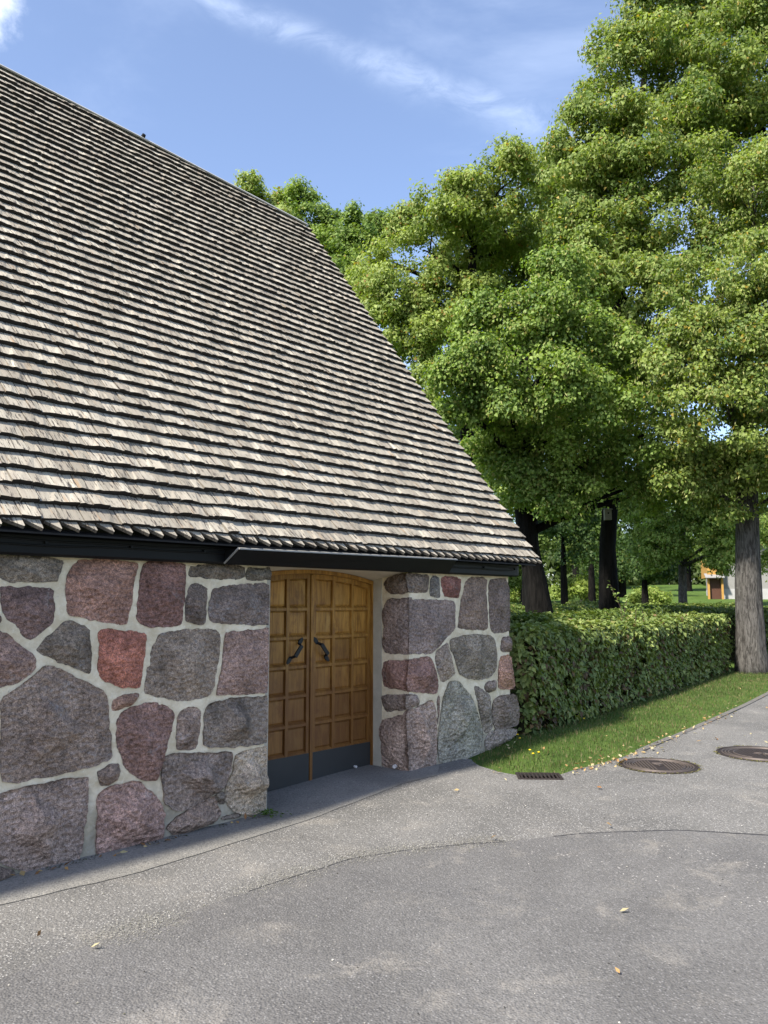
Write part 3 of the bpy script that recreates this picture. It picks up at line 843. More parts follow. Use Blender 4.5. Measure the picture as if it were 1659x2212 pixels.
def stone_patch(poly, amp, proud, seed, flat_edge=None, rev=False, h=0.013):
    """heightfield over an outline: returns (verts(u, height, z), faces)"""
    P = [np.array(p) for p in poly]
    c0 = np.mean(P, 0)
    P = [p + (p - c0) / (np.linalg.norm(p - c0) + 1e-6) * 0.007 for p in P]
    if flat_edge is None:
        P = chaikin(P, 1)
    else:
        keep = [abs(p[0] - flat_edge) < 0.045 for p in P]
        Q = []
        n = len(P)
        for i, p in enumerate(P):
            a, b = P[i - 1], P[(i + 1) % n]
            if keep[i]:
                Q.append(np.array((flat_edge, p[1])))
            else:
                Q += [p * 0.75 + a * 0.25, p * 0.9 + (a + b) * 0.05, p * 0.75 + b * 0.25]
        P = Q
    out = []
    for i, p in enumerate(P):
        q = P[(i + 1) % len(P)]
        k = max(1, int(np.linalg.norm(q - p) / h))
        for j in range(k):
            out.append(p + (q - p) * j / k)
    Q = []
    for p in out:
        if flat_edge is not None and abs(p[0] - flat_edge) < 0.004:
            Q.append(p)
            continue
        v = Vector((p[0] * 16, p[1] * 16, seed))
        v2 = Vector((p[0] * 45, p[1] * 45, seed + 4))
        j = Vector((noise.noise(v), noise.noise(v + Vector((9, 3, 0))))) * 0.011 + Vector((noise.noise(v2), noise.noise(v2 + Vector((9, 3, 0))))) * 0.006
        Q.append(p + np.array((j.x, j.y)))
    B = np.array(Q)
    pts = [Vector(p) for p in B]
    nb = len(pts)
    xs, zs = B[:, 0], B[:, 1]
    X, Z = np.meshgrid(np.arange(xs.min() + h / 2, xs.max(), h), np.arange(zs.min() + h / 2, zs.max(), h))
    X = X.ravel() + RNG.uniform(-.3, .3, X.size) * h
    Z = Z.ravel() + RNG.uniform(-.3, .3, Z.size) * h
    ins = np.zeros(X.size, bool)
    for i in range(nb):
        x1, z1, x2, z2 = xs[i], zs[i], xs[(i + 1) % nb], zs[(i + 1) % nb]
        if z1 != z2:
            ins ^= ((z1 > Z) != (z2 > Z)) & (X < (x2 - x1) * (Z - z1) / (z2 - z1) + x1)
    D = np.hypot(X[:, None] - xs[None], Z[:, None] - zs[None]).min(1)
    ok = ins & (D > 0.5 * h)
    pts += [Vector((a, b)) for a, b in zip(X[ok], Z[ok])]
    r = geometry.delaunay_2d_cdt(pts, [], [list(range(nb))], 1, 1e-7)
    V = np.array([(p.x, p.y) for p in r[0]])
    F = [tuple(f) for f in r[2]]
    fx = np.ones(nb, bool) if flat_edge is None else np.abs(xs - flat_edge) > 0.012
    D = np.hypot(V[:, 0, None] - xs[None, fx], V[:, 1, None] - zs[None, fx]).min(1)
    c = V.mean(0)
    ext = max(np.ptp(xs), np.ptp(zs))
    rs = random.Random(int(seed * 977))
    # a few cleft planes cut the face of the rough stones
    planes = []
    for _ in range(9):
        th = rs.uniform(0, 6.283)
        tilt = rs.uniform(0.2, 0.75) * (amp / 0.03)
        planes.append((math.cos(th) * tilt, math.sin(th) * tilt, rs.uniform(0.35, 1.2) * amp * 1.6))
    H = np.empty(len(V))
    for i, (x, z) in enumerate(V):
        n1 = noise.fractal(Vector((x * 3.4, z * 3.4, seed)), 0.8, 2.1, 6)
        rg = 1 - abs(noise.noise(Vector((x * 5.5 + 3 * n1 * .2, z * 6.5, seed + 20)))) * 2
        n2 = noise.noise(Vector((x * 26, z * 26, seed + 7)))
        v = noise.voronoi(Vector((x * 9, z * 7, seed)))[0]
        fac = amp * (1.0 * n1 + 0.5 * rg + 0.55 * (v[1] - v[0] - 0.3)) + 0.0018 * n2
        for a, b, cc in planes:
            fac = min(fac, cc - a * (x - c[0]) - b * (z - c[1]) + amp * 0.25 * n2)
        e = 1 - math.exp(-D[i] / (0.015 + 0.32 * amp))
        bl = min(1.0, D[i] / (0.35 * ext + 1e-6))
        H[i] = (proud + 0.008 + 0.5 * amp) * (0.25 + 0.75 * e) + e * fac + 0.020 * bl
    H = np.maximum(H, 0.006 + 0.010 * (1 - np.exp(-D / 0.012)) + 0.006 * np.minimum(1, D / 0.1))
    V3 = np.column_stack([V[:, 0], H, V[:, 1]])
    return V3, F, nb


def build_stones(wall):
    for k, (poly, col, amp, proud, rpoly, rcol) in enumerate(STONES):
        seed = k * 3.71 + 1
        mb = MB()
        flat = 0.0 if rpoly else None
        if not rpoly and -2 < max(p[0] for p in poly) < -1.80:
            flat = -1.826                       # corner stones at the door opening
            xm = max(p[0] for p in poly)
            poly = [(flat if p[0] > xm - .03 else p[0], p[1]) for p in poly]
        V, F, nb = stone_patch(poly, max(.013, amp * (1.5 if amp < .012 else 1.9)), proud, seed, flat)
        HC = 0.016
        if rpoly:
            t = np.exp(-np.maximum(V[:, 0], 0) / 0.02)
            zz = np.array([noise.noise(Vector((3, z * 9, 5))) + .6 * noise.noise(Vector((3, z * 27, 5))) for z in V[:, 2]])
            V[:, 1] = V[:, 1] * (1 - t) + (HC + 0.010 * zz) * t
            V[:, 0] = V[:, 0] - t * (HC + 0.010 * zz)
        vs = [(a, -b, c) for a, b, c in V]
        cen = np.mean(V, 0)
        f2 = []
        for f in F:
            p, q, r = (Vector(vs[i]) for i in f)
            f2.append(f if (q - p).cross(r - p).y < 0 else f[::-1])
        mb.add(vs, f2)
        n0 = len(mb.v)
        ring = [(vs[i][0] * 0.985 + cen[0] * 0.015, 0.03, vs[i][2] * 0.985 + cen[2] * 0.015) for i in range(nb)]
        mb.v += ring
        for i in range(nb):
            j = (i + 1) % nb
            mb.f.append((i, i + n0, j + n0, j))
        if rpoly:
            V, F, nb = stone_patch(rpoly, amp * 0.9, proud * 0.8, seed + 50, 0.0)
            t = np.exp(-np.maximum(V[:, 0], 0) / 0.02)
            zz = np.array([noise.noise(Vector((3, z * 9, 5))) + .6 * noise.noise(Vector((3, z * 27, 5))) for z in V[:, 2]])
            V[:, 1] = V[:, 1] * (1 - t) + (HC + 0.010 * zz) * t
            V[:, 0] = V[:, 0] - t * (HC + 0.010 * zz)
            vs = [(-b, a, c) for a, b, c in V]
            f2 = []
            for f in F:
                p, q, r = (Vector(vs[i]) for i in f)
                f2.append(f if (q - p).cross(r - p).x < 0 else f[::-1])
            n1 = len(mb.v)
            mb.add(vs, f2)
            n0 = len(mb.v)
            mb.v += [(0.03, v[1], v[2]) for v in vs[:nb]]
            for i in range(nb):
                j = (i + 1) % nb
                mb.f.append((i + n1, i + n0, j + n0, j + n1))
        # origin at the middle of the stone
        me_v = [(x - cen[0], y, z - cen[2]) for x, y, z in mb.v]
        mb.v = me_v
        o = mb.build('stone', 'stone', wall, smooth=True, loc=(cen[0], 0, cen[2]))
        c = rcol if False else col
        kf = 1.75
        q = Vector(srgb(*c))
        m_ = sum(q) / 3
        q = Vector((m_, m_, m_)).lerp(q, 0.60 if c[0] - c[1] < 16 else 0.74)
        o.color = (min(.8, q[0] * kf * 1.22), min(.8, q[1] * kf * 1.04), min(.8, q[2] * kf * 0.83), 1)
        o.data.shade_auto_smooth if False else None


def extra_stones():
    """courses beyond the left edge of the photograph, same size and manner"""
    rs = random.Random(5)
    out = []
    z = -0.08
    for hh in (0.50, 0.42, 0.40, 0.36, 0.34):
        s = -4.06 - rs.uniform(0, .15)
        while s > S_L + 0.3:
            wd = rs.uniform(0.32, 0.72)
            a, b = s - wd + 0.045, s
            z0, z1 = z + rs.uniform(0, .03), z + hh - 0.05
            j = lambda: rs.uniform(-.03, .03)
            out.append(([(a + j(), z0 + j()), ((a + b) / 2, z0 + j()), (b + j(), z0 + j()), (b + j(), (z0 + z1) / 2), (b + j(), z1 + j()), ((a + b) / 2, z1 + j()), (a + j(), z1 + j()), (a + j(), (z0 + z1) / 2)],
                        rs.choice([(106, 98, 96), (108, 82, 80), (118, 100, 98), (96, 88, 86), (140, 88, 78)]), rs.uniform(.006, .02), .025, None, None))
            s -= wd
        z += hh
    return [(p[::1], c, a, h, r, q) for p, c, a, h, r, q in out]


WALL = build_wall()
STONES += extra_stones()
build_stones(WALL)


# ---------------------------------------------------------------- doors
DY, DL, DR, DM, DZ0, ZS, ZP = 0.495, -1.755, -0.004, -0.865, -0.035, 1.875, 1.972


def arch(s, inset=0.0):
    c, hw = (DL + DR) / 2, (DR - DL) / 2
    R = (hw * hw + (ZP - ZS) ** 2) / (2 * (ZP - ZS))
    return ZP - R + math.sqrt(max(0, (R - inset) ** 2 - (s - c) ** 2))


def strip(mb, s0, s1, zlo, zhi, y0, y1, n=8):
    """solid between two curves of s"""
    vs, fs = [], []
    for i in range(n + 1):
        s = s0 + (s1 - s0) * i / n
        for y in (y0, y1):
            vs += [(s, y, zlo(s)), (s, y, zhi(s))]
    for i in range(n):
        a, b = i * 4, i * 4 + 4
        fs += [(a, b, b + 1, a + 1), (a + 2, a + 3, b + 3, b + 2), (a + 1, b + 1, b + 3, a + 3), (a, a + 2, b + 2, b)]
    fs += [(0, 1, 3, 2), (n * 4, n * 4 + 2, n * 4 + 3, n * 4 + 1)]
    mb.add(vs, fs)


def build_doors():
    fr = MB()
    strip(fr, DL, DR, lambda s: arch(s, 0.038), lambda s: arch(s), DY - 0.028, DY + 0.05, 24)
    fr.box(DR - 0.030, DR, DY - 0.026, DY + 0.05, DZ0, arch(DR - .03, .04))
    fr.box(DL, DL + 0.030, DY - 0.026, DY + 0.05, DZ0, arch(DL + .03, .04))
    fr.build('door_frame', 'oak', BLD)
    RB = [0.245 + 0.2705 * i for i in range(7)]
    for side in (1, -1):
        if side == 1:
            a, b = DM + 0.022, DR - 0.034
            cols = [(-0.806, -0.582), (-0.545, -0.312), (-0.283, -0.074)]
        else:
            a, b = DL + 0.034, DM - 0.022
            cols = [(2 * DM + 0.806 - 0.225 + 0.008, 2 * DM + 0.806), (2 * DM + 0.545 - .233, 2 * DM + 0.545), (2 * DM + 0.283 - .209, 2 * DM + 0.283)]
            cols = [(-1.148, -0.924), (-1.418, -1.185), (-1.656, -1.447)]
        leaf = MB()
        yb, yf = DY + 0.028, DY          # panel ground, face of stiles
        leaf.box(a, b, yb + 0.001, DY + 0.055, DZ0 + 0.01, 1.85)
        strip(leaf, a, b, lambda s: 1.85, lambda s: max(1.852, arch(s, .045)), yb + 0.001, DY + 0.055, 10)
        cs = sorted(cols)
        xs = [a] + [v for c in cs for v in c] + [b]
        for i in range(0, len(xs), 2):
            strip(leaf, xs[i], xs[i + 1], lambda s: 0.24, lambda s: arch(s, 0.040), yf, yb + 0.001, 3)
        for c0, c1 in cs:
            for r in range(7):
                z0 = RB[r] - 0.018
                z1 = RB[r] + 0.018
                if r == 0:
                    z0 = 0.225
                if r == 6:
                    strip(leaf, c0, c1, lambda s: arch(s, 0.085), lambda s: arch(s, 0.040), yf + 0.001, yb + 0.001, 4)
                else:
                    # rails weathered to a slope on top
                    leaf.add([(c0, yf + .002, z0), (c1, yf + .002, z0), (c1, yf + .002, z1 - .012), (c0, yf + .002, z1 - .012), (c0, yb, z1 + .008), (c1, yb, z1 + .008), (c0, yb, z0 - .004), (c1, yb, z0 - .004)],
                             [(0, 1, 2, 3), (3, 2, 5, 4), (0, 6, 7, 1)])
        lf = leaf.build('door_leaf', 'oak', BLD)
        for c0, c1 in cs:
            for r in range(6):
                z0, z1 = RB[r] + 0.026, RB[r + 1] - 0.022
                ztop = (lambda s: z1) if r < 5 else (lambda s: arch(s, 0.087))
                e = 0.016
                y1 = yb - 0.010
                cx, cz = (c0 + c1) / 2, (z0 + z1) / 2
                mb = MB()
                O = [(c0 + .003, yb, z0), (c1 - .003, yb, z0), (c1 - .003, yb, ztop(c1) - .003), (c0 + .003, yb, ztop(c0) - .003)]
                I = [(c0 + e, y1, z0 + e), (c1 - e, y1, z0 + e), (c1 - e, y1, ztop(c1) - e), (c0 + e, y1, ztop(c0) - e)]
                mb.add([(p[0] - cx, p[1], p[2] - cz) for p in O + I], [(4, 5, 6, 7), (0, 1, 5, 4), (1, 2, 6, 5), (2, 3, 7, 6), (3, 0, 4, 7)])
                mb.build('panel', 'oak', lf, loc=(cx, 0, cz))
        kp = MB()
        kp.box(a + .001, b - .001, yf - 0.006, yb, DZ0 + 0.012, 0.242)
        for zz in (0.02, 0.225):
            for kk in range(5):
                x = a + .04 + (b - a - .08) * kk / 4
                kp.lathe([(0.0, 0), (0.006, 0.0)], 6, (x, yf - .008, zz)) if False else None
        kp.build('kick_plate', 'kick', lf)
        # forged pull: two spatulate plates joined by an offset grip
        if side == 1:
            p0, p1 = Vector((-0.835, 0, 1.318)), Vector((-0.640, 0, 1.092))
        else:
            p0, p1 = Vector((-0.985, 0, 1.318)), Vector((-1.172, 0, 1.092))
        hb = MB()
        d = (p1 - p0).normalized()
        nr = Vector((-d.z, 0, d.x)) * 0.021
        L = (p1 - p0).length

        def bar(t0, y0, t1, y1, w0, w1, th):
            a0, a1 = p0 + d * (L * t0), p0 + d * (L * t1)
            pts = []
            for (c, y, wd) in ((a0, y0, w0), (a1, y1, w1)):
                for sg in (-1, 1):
                    pts.append(Vector((c.x, y, c.z)) + nr * sg * wd)
            q = [pts[0], pts[1], pts[3], pts[2]]
            hb.hexa([v + Vector((0, th, 0)) for v in q] + q)
        for t0, t1, w0, w1 in ((-0.02, 0.07, 0.35, 0.95), (0.07, 0.17, 0.95, 1.0), (0.17, 0.25, 1.0, 0.6)):
            bar(t0, yf - .008, t1, yf - .008, w0, w1, .010)
            bar(1 - t0, yf - .008, 1 - t1, yf - .008, w0, w1, .010)
        bar(0.21, yf - .012, 0.30, yf - .062, 0.6, 0.75, .012)
        bar(0.79, yf - .012, 0.70, yf - .062, 0.6, 0.75, .012)
        bar(0.28, yf - .064, 0.72, yf - .064, 0.9, 0.9, .014)
        hb.build('handle', 'iron', lf)
        if side == 1:
            kb = MB()
            kb.tube([(-0.27, yf - .004, .03), (-0.27, yf - .035, .03)], [.011, .013], 10)
            kb.build('door_stop', 'pvc', lf)
            # rebate moulding that covers the joint
            mm = MB()
            mm.box(DM - .016, DM + .018, yf - .012, yf + .01, DZ0 + .012, arch(DM, .045))
            mm.build('meeting_stile', 'oak', lf)


def build_alcove():
    # plastered jambs and the shallow vault above the door
    for s0, s1 in ((D1 - .012, D1 + .05), (D0 - .05, D0 + .085)):
        mb = MB()
        mb.box(s0, s1, 0.355 if s0 > -1 else 0.05, 0.54, -0.2, 1.94)
        mb.build('door_jamb', 'grey_plaster', BLD)
    mb = MB()
    n, k = 24, 6
    vs, fs = [], []
    for j in range(k + 1):
        t = j / k
        for i in range(n + 1):
            s = D0 - .03 + (D1 + .06 - D0) * i / n
            zf = 1.968
            zb = arch(min(max(s, DL), DR)) + 0.001
            vs.append((s, 0.0 + t * (DY + .03), zf * (1 - t) + zb * t))
    for j in range(k):
        for i in range(n):
            a = j * (n + 1) + i
            fs.append((a, a + n + 1, a + n + 2, a + 1))
    top = len(vs)
    vs += [(D0 - .03, 0, 2.09), (D1 + .03, 0, 2.09), (D1 + .03, DY + .03, 2.09), (D0 - .03, DY + .03, 2.09)]
    fs += [(top, top + 1, top + 2, top + 3), tuple([top] + list(range(0, n + 1)) + [top + 1])]
    mb.add(vs, fs)
    mb.build('door_vault', 'plaster', BLD)


build_doors()
build_alcove()

# ---------------------------------------------------------------- roof
SLOPE = rad(53.15)
ROOF_O = Vector((0, -0.25, 2.094))
CS, SN = math.cos(SLOPE), math.sin(SLOPE)
VMAX = [(-9, 7.62), (-5.0, 7.56), (-2.61, 7.43), (-0.68, 7.27), (0.8, 7.10), (2.3, 6.93)]
V_R, V_L = 2.125, -7.45


def vmax(s):
    for (a, x), (b, y) in zip(VMAX, VMAX[1:]):
        if a <= s <= b:
            return x + (y - x) * (s - a) / (b - a)
    return VMAX[0][1] if s < VMAX[0][0] else VMAX[-1][1]


def roof_to_world(x, v, n=0.0):
    y = ROOF_O.y + v * CS - n * SN
    z = ROOF_O.z + v * SN + n * CS
    return Vector((A0[0] + x * UX - y * NX, A0[1] + x * UY - y * NY, z))


def face_attr(me, name, typ, vals):
    a = me.attributes.new(name, typ, 'FACE')
    if typ == 'FLOAT':
        a.data.foreach_set('value', np.asarray(vals, np.float32))
    else:
        a.data.foreach_set('color', np.asarray(vals, np.float32).ravel())


def shingle_geo(wd, rs, length=0.19, t=0.056):
    h = wd / 2
    j = [rs.uniform(-.005, .005) for _ in range(4)]
    tw = rs.uniform(-.004, .004)
    t1, t2 = t * rs.uniform(.86, 1.1), t * rs.uniform(.86, 1.1)
    V = [(-h, j[0], .0), (-h * .25, j[1], .0), (h * .35, j[2], .0), (h, j[3], .0),
         (-h, j[0], t1), (-h * .25, j[1], t1 + .001), (h * .35, j[2], t2 + .001), (h, j[3], t2),
         (-h + tw, length, .010), (h + tw, length, .010), (-h + tw, length, .0), (h + tw, length, .0)]
    F = [(0, 1, 5, 4), (1, 2, 6, 5), (2, 3, 7, 6), (4, 5, 8), (5, 6, 9, 8), (6, 7, 9), (3, 11, 9, 7), (0, 4, 8, 10)]
    B = [1, 1, 1, 0, 0, 0, 0.6, 0.6]
    return V, F, B


def tooth_geo(wd, rs):
    """first course: shingles cut to a slanting point"""
    h = wd / 2
    d = 0.105 * rs.uniform(.85, 1.1)
    t = 0.024
    out = [(-h, .13), (-h, d * .92), (-h + wd * .15, d * .75), (h * .9, rs.uniform(-.008, .004)), (h, .01), (h, .13)]
    n = len(out)
    V = [(x, y, 0.0) for x, y in out] + [(x, y, t) for x, y in out]
    F = [tuple(range(n, 2 * n))[::-1], tuple(range(n))]
    F += [(i, (i + 1) % n, (i + 1) % n + n, i + n) for i in range(n)]
    F[0] = tuple(range(n, 2 * n))[::-1]
    return V, F, [0, 1] + [1] * n


def fix_normals(me):
    bm = bmesh.new()
    bm.from_mesh(me)
    bmesh.ops.recalc_face_normals(bm, faces=bm.faces)
    bm.to_mesh(me)
    bm.free()


def build_roof():
    rs = random.Random(3)
    # boarded deck, both slopes
    mb = MB()
    n = 30
    ss = [V_L + (V_R - 0.02 - V_L) * i / n for i in range(n + 1)]
    c2, s2 = math.cos(2 * SLOPE), math.sin(2 * SLOPE)
    vs, fs = [], []
    for s in ss:
        vm = vmax(s)
        Lb = vm
        vs += [(s, 0.10, -.004), (s, vm, -.004), (s, vm + Lb * c2, -Lb * s2), (s, vm + Lb * c2, -Lb * s2 - .05), (s, vm, -.06), (s, 0.10, -.035)]
    for i in range(n):
        for k in range(6):
            a, b = i * 6 + k, i * 6 + (k + 1) % 6
            fs.append((a, b, b + 6, a + 6))
    fs += [(0, 5, 4, 3, 2, 1), tuple(n * 6 + q for q in (0, 1, 2, 3, 4, 5))]
    mb.add(vs, fs)
    roof = mb.build('roof', 'black_wood', BLD, loc=ROOF_O)
    roof.rotation_euler = (SLOPE, 0, 0)

    # shingle courses
    items = []
    k = 0
    while True:
        v0 = 0.095 + 0.1485 * k - 0.010 * math.exp(-k / 2.0)
        if v0 > 7.6:
            break
        x = V_R + rs.uniform(-.006, .006)
        while x > V_L:
            wd = min(0.185, max(0.065, rs.gauss(0.113, 0.027)))
            xc = x - wd / 2
            v = v0 + 0.009 * noise.noise(Vector((xc * 0.8, k * 0.9, 2))) + rs.uniform(-.0045, .0045)
            if v + 0.10 < vmax(xc):
                items.append((xc, v, wd - rs.uniform(.002, .006)))
            x -= wd
        k += 1

    def score(it):
        P = roof_to_world(it[0], it[1] + .07, .03)
        px, py = proj(P)
        if not (-5 < px < 1665 and -5 < py < 2220):
            return 1e9
        return (P - Vector((0, 0, CAM_H))).length

    teeth = []
    x = V_R - 0.01
    while x > V_L:
        wd = rs.uniform(0.112, 0.138)
        teeth.append((x - wd / 2, wd - .004))
        x -= wd
    order = sorted(range(len(items)), key=lambda i: score(items[i]))
    near = order[:240]
    rest = order[240:]
    variants = []
    for i in range(40):
        wd = 0.06 + 0.125 * i / 39
        V, F, B = shingle_geo(wd, rs)
        me = bpy.data.meshes.new('shingle')
        me.from_pydata(V, [], F)
        me.update()
        face_attr(me, 'butt', 'FLOAT', B)
        tc = (rs.random(), rs.random(), rs.random(), 1)
        face_attr(me, 'tint', 'FLOAT_COLOR', [tc] * len(F))
        me.materials.append(M['shingle'])
        variants.append((wd, me))
    for i in near:
        xc, v, wd = items[i]
        q = min(39, max(0, int(round((wd - .06) / .125 * 39)) + rs.randint(-2, 2)))
        o = bpy.data.objects.new('shingle', variants[q][1])
        COL.objects.link(o)
        o.parent = roof
        o.location = (xc, v, rs.uniform(-.002, .003))
        o.scale = (wd / variants[q][0], 1, rs.uniform(.9, 1.1))
        o.rotation_euler = (0, rs.uniform(-.02, .02), 0)
    AV, AF, AB, AT = [], [], [], []
    for i in rest:
        xc, v, wd = items[i]
        V, F, B = shingle_geo(wd, rs)
        n0 = len(AV)
        zz = rs.uniform(-.002, .003)
        AV += [(a + xc, b + v, c + zz) for a, b, c in V]
        AF += [tuple(q + n0 for q in f) for f in F]
        AB += B
        AT += [(rs.random(), rs.random(), rs.random(), 1)] * len(F)
        AT[-len(F):] = [AT[-1]] * len(F)
    me = bpy.data.meshes.new('shingle_courses')
    me.from_pydata(AV, [], AF)
    me.update()
    face_attr(me, 'butt', 'FLOAT', AB)
    face_attr(me, 'tint', 'FLOAT_COLOR', AT)
    o = link('shingle_courses', me, 'shingle', roof)
    o['kind'] = 'stuff'

    tv = []
    for i in range(10):
        V, F, B = tooth_geo(0.125, rs)
        me = bpy.data.meshes.new('pointed_shingle')
        me.from_pydata(V, [], F)
        me.update()
        fix_normals(me)
        face_attr(me, 'butt', 'FLOAT', [0.0 if abs(p.normal.z) > .9 and p.normal.z > 0 else 0.75 for p in me.polygons])
        tc = (rs.random(), rs.random(), rs.random(), 1)
        face_attr(me, 'tint', 'FLOAT_COLOR', [tc] * len(me.polygons))
        me.materials.append(M['shingle'])
        tv.append(me)
    for xc, wd in teeth:
        o = bpy.data.objects.new('pointed_shingle', rs.choice(tv))
        COL.objects.link(o)
        o.parent = roof
        o.location = (xc, rs.uniform(-.006, .006), .024 + rs.uniform(-.003, .003))
        o.scale = (wd / 0.125, rs.uniform(.92, 1.06), 1)
        o.rotation_euler = (-.2 + rs.uniform(-.02, .02), rs.uniform(-.05, .05), 0)

    # grey metal along the ridge
    mb = MB()
    n = 40
    vs, fs = [], []
    prof = [(-0.06, .045), (-0.06, .064), (0.0, .052), (0.03, .02), (0.03, -.05)]
    for i in range(n + 1):
        s = V_L + (V_R - .02 - V_L) * i / n
        for a, b in prof:
            vs.append((s, vmax(s) + a + .02, b))
    m = len(prof)
    for i in range(n):
        for k in range(m - 1):
            fs.append((i * m + k, i * m + k + 1, (i + 1) * m + k + 1, (i + 1) * m + k))
    mb.add(vs, fs)
    mb.build('ridge_cap', 'grey_metal', roof)
    mb = MB()
    mb.tube([(-0.74, vmax(-.74) + .03, .05), (-0.74, vmax(-.74) + .03, .09)], [.03, .025], 10)
    mb.build('ridge_bolt', 'black', roof)
    # barge board under the verge
    mb = MB()
    mb.hexa([(V_R - .075, .10, -.17), (V_R - .04, .10, -.17), (V_R - .04, 6.9, -.17), (V_R - .075, 6.9, -.17),
             (V_R - .075, .10, -.001), (V_R - .04, .10, -.001), (V_R - .04, 6.9, -.001), (V_R - .075, 6.9, -.001)])
    mb.build('barge_board', 'black_wood', roof)
    return roof


def build_eaves():
    mb = MB()
    e = S_R + 0.10
    prof = [(-0.085, 1.958), (-0.105, 1.972), (-0.108, 2.085), (-0.100, 2.105), (0.05, 2.125), (0.05, 1.987), (-0.004, 1.987), (-0.004, 1.958)]
    n = len(prof)
    vs = []
    for s in (V_L + .1, e - .05, e - .015, e):
        k = 1.0 if s < e - .03 else (0.93 if s < e - .005 else 0.72)
        for y, z in prof:
            vs.append((s, y * k, 2.04 + (z - 2.04) * k))
    fs = [(i * n + q, i * n + (q + 1) % n, (i + 1) * n + (q + 1) % n, (i + 1) * n + q) for i in range(3) for q in range(n)]
    fs += [tuple(range(n))[::-1], tuple(3 * n + q for q in range(n))]
    mb.add(vs, fs)
    f = mb.build('fascia', 'black', BLD)
    for z, off in ((2.062, 0.0), (2.030, 1.7)):
        mb = MB()
        pts = [(s, -0.116 - .004 * math.sin(s * 5 + off), z + .006 * math.sin(s * 2.3 + off) + .003 * math.sin(s * 7.1)) for s in np.arange(V_L + .2, e - .05, .12)]
        mb.tube(pts, [.0055] * len(pts), 6)
        mb.build('cable', 'black', f)
    for i, s in enumerate(np.arange(-6.9, 1.8, 0.62)):
        mb = MB()
        mb.tube([(s, -.104, 2.046), (s, -.126, 2.046)], [.011, .010], 8)
        mb.build('cable_clip', 'black', f)
    # soffit boards between fascia and the first shingles
    mb = MB()
    mb.hexa([(V_L + .1, -.235, 2.088), (V_R - .08, -.235, 2.088), (V_R - .08, -.098, 2.108), (V_L + .1, -.098, 2.108),
             (V_L + .1, -.235, 2.100), (V_R - .08, -.235, 2.100), (V_R - .08, -.098, 2.135), (V_L + .1, -.098, 2.135)])
    mb.build('soffit', 'black_wood', BLD)
    # rain deflector over the doors: sloping black sheet with bare metal lip
    L, R = (-2.352, 2.068), (0.435, 2.096)
    l2, r2 = (-2.368, 1.962), (0.500, 1.979)
    yo, yi = -0.275, -0.128
    mb = MB()
    th = 0.010
    P = [Vector((l2[0], yi, l2[1])), Vector((r2[0], yi, r2[1])), Vector((R[0], yo, R[1])), Vector((L[0], yo, L[1]))]
    nn = (P[1] - P[0]).cross(P[3] - P[0]).normalized() * th
    mb.hexa([p for p in P] + [p + nn for p in P])
    tray = mb.build('rain_deflector', 'black', BLD)
    mb = MB()
    mb.hexa([(L[0] - .004, yo - .016, L[1] - .006), (R[0] + .004, yo - .016, R[1] - .006), (R[0] + .004, yo + .012, R[1] + .004), (L[0] - .004, yo + .012, L[1] + .004),
             (L[0] - .004, yo - .016, L[1] + .004), (R[0] + .004, yo - .016, R[1] + .004), (R[0] + .004, yo + .012, R[1] + .012), (L[0] - .004, yo + .012, L[1] + .012)])
    mb.build('lip', 'zinc', tray)
    mb = MB()
    mb.prism([(L[0], yo, L[1]), (l2[0], yi, l2[1]), (l2[0], yi, 2.072)], (-.006, 0, 0))
    mb.build('end_plate', 'black', tray)
    mb = MB()
    a, b = Vector((L[0] - .009, yo, L[1])), Vector((l2[0] - .009, yi, l2[1]))
    mb.tube([a, b], [.009, .009], 6)
    mb.build('end_lip', 'zinc', tray)
    for t in (0.305, 0.660, 0.925):
        mb = MB()
        a = P[0].lerp(P[1], t) - nn * .8
        b = P[3].lerp(P[2], t + .012) - nn * .8
        b = a.lerp(b, 0.80)
        w2 = Vector((.018, 0, 0))
        mb.hexa([a - w2, a + w2, b + w2, b - w2, a - w2 + nn * .7, a + w2 + nn * .7, b + w2 + nn * .7, b - w2 + nn * .7])
        mb.build('bracket', 'iron', tray)
    # gable wall of tarred boards above the stone
    apexv = vmax(1.8)
    ay, az = ROOF_O.y + apexv * CS, ROOF_O.z + apexv * SN
    y = 0.05
    root = BLD
    while y < 2 * ay + .2:
        z1 = min(ROOF_O.z + (y + .25) / CS * SN, ROOF_O.z + (2 * ay + .25 - y) / CS * SN) - .12
        if z1 > 2.05:
            mb = MB()
            mb.box(S_R - .08, S_R - .05, y, y + .148, 1.99, z1)
            mb.build('gable_board', 'black_wood', BLD)
        y += .155
    # overflow pipe stub at the foot of the door jamb
    mb = MB()
    mb.tube([(0.03, .165, .045), (-0.055, .150, .040)], [.019, .019], 12)
    mb.build('pipe_stub', 'pvc', BLD)


ROOF = build_roof()
build_eaves()

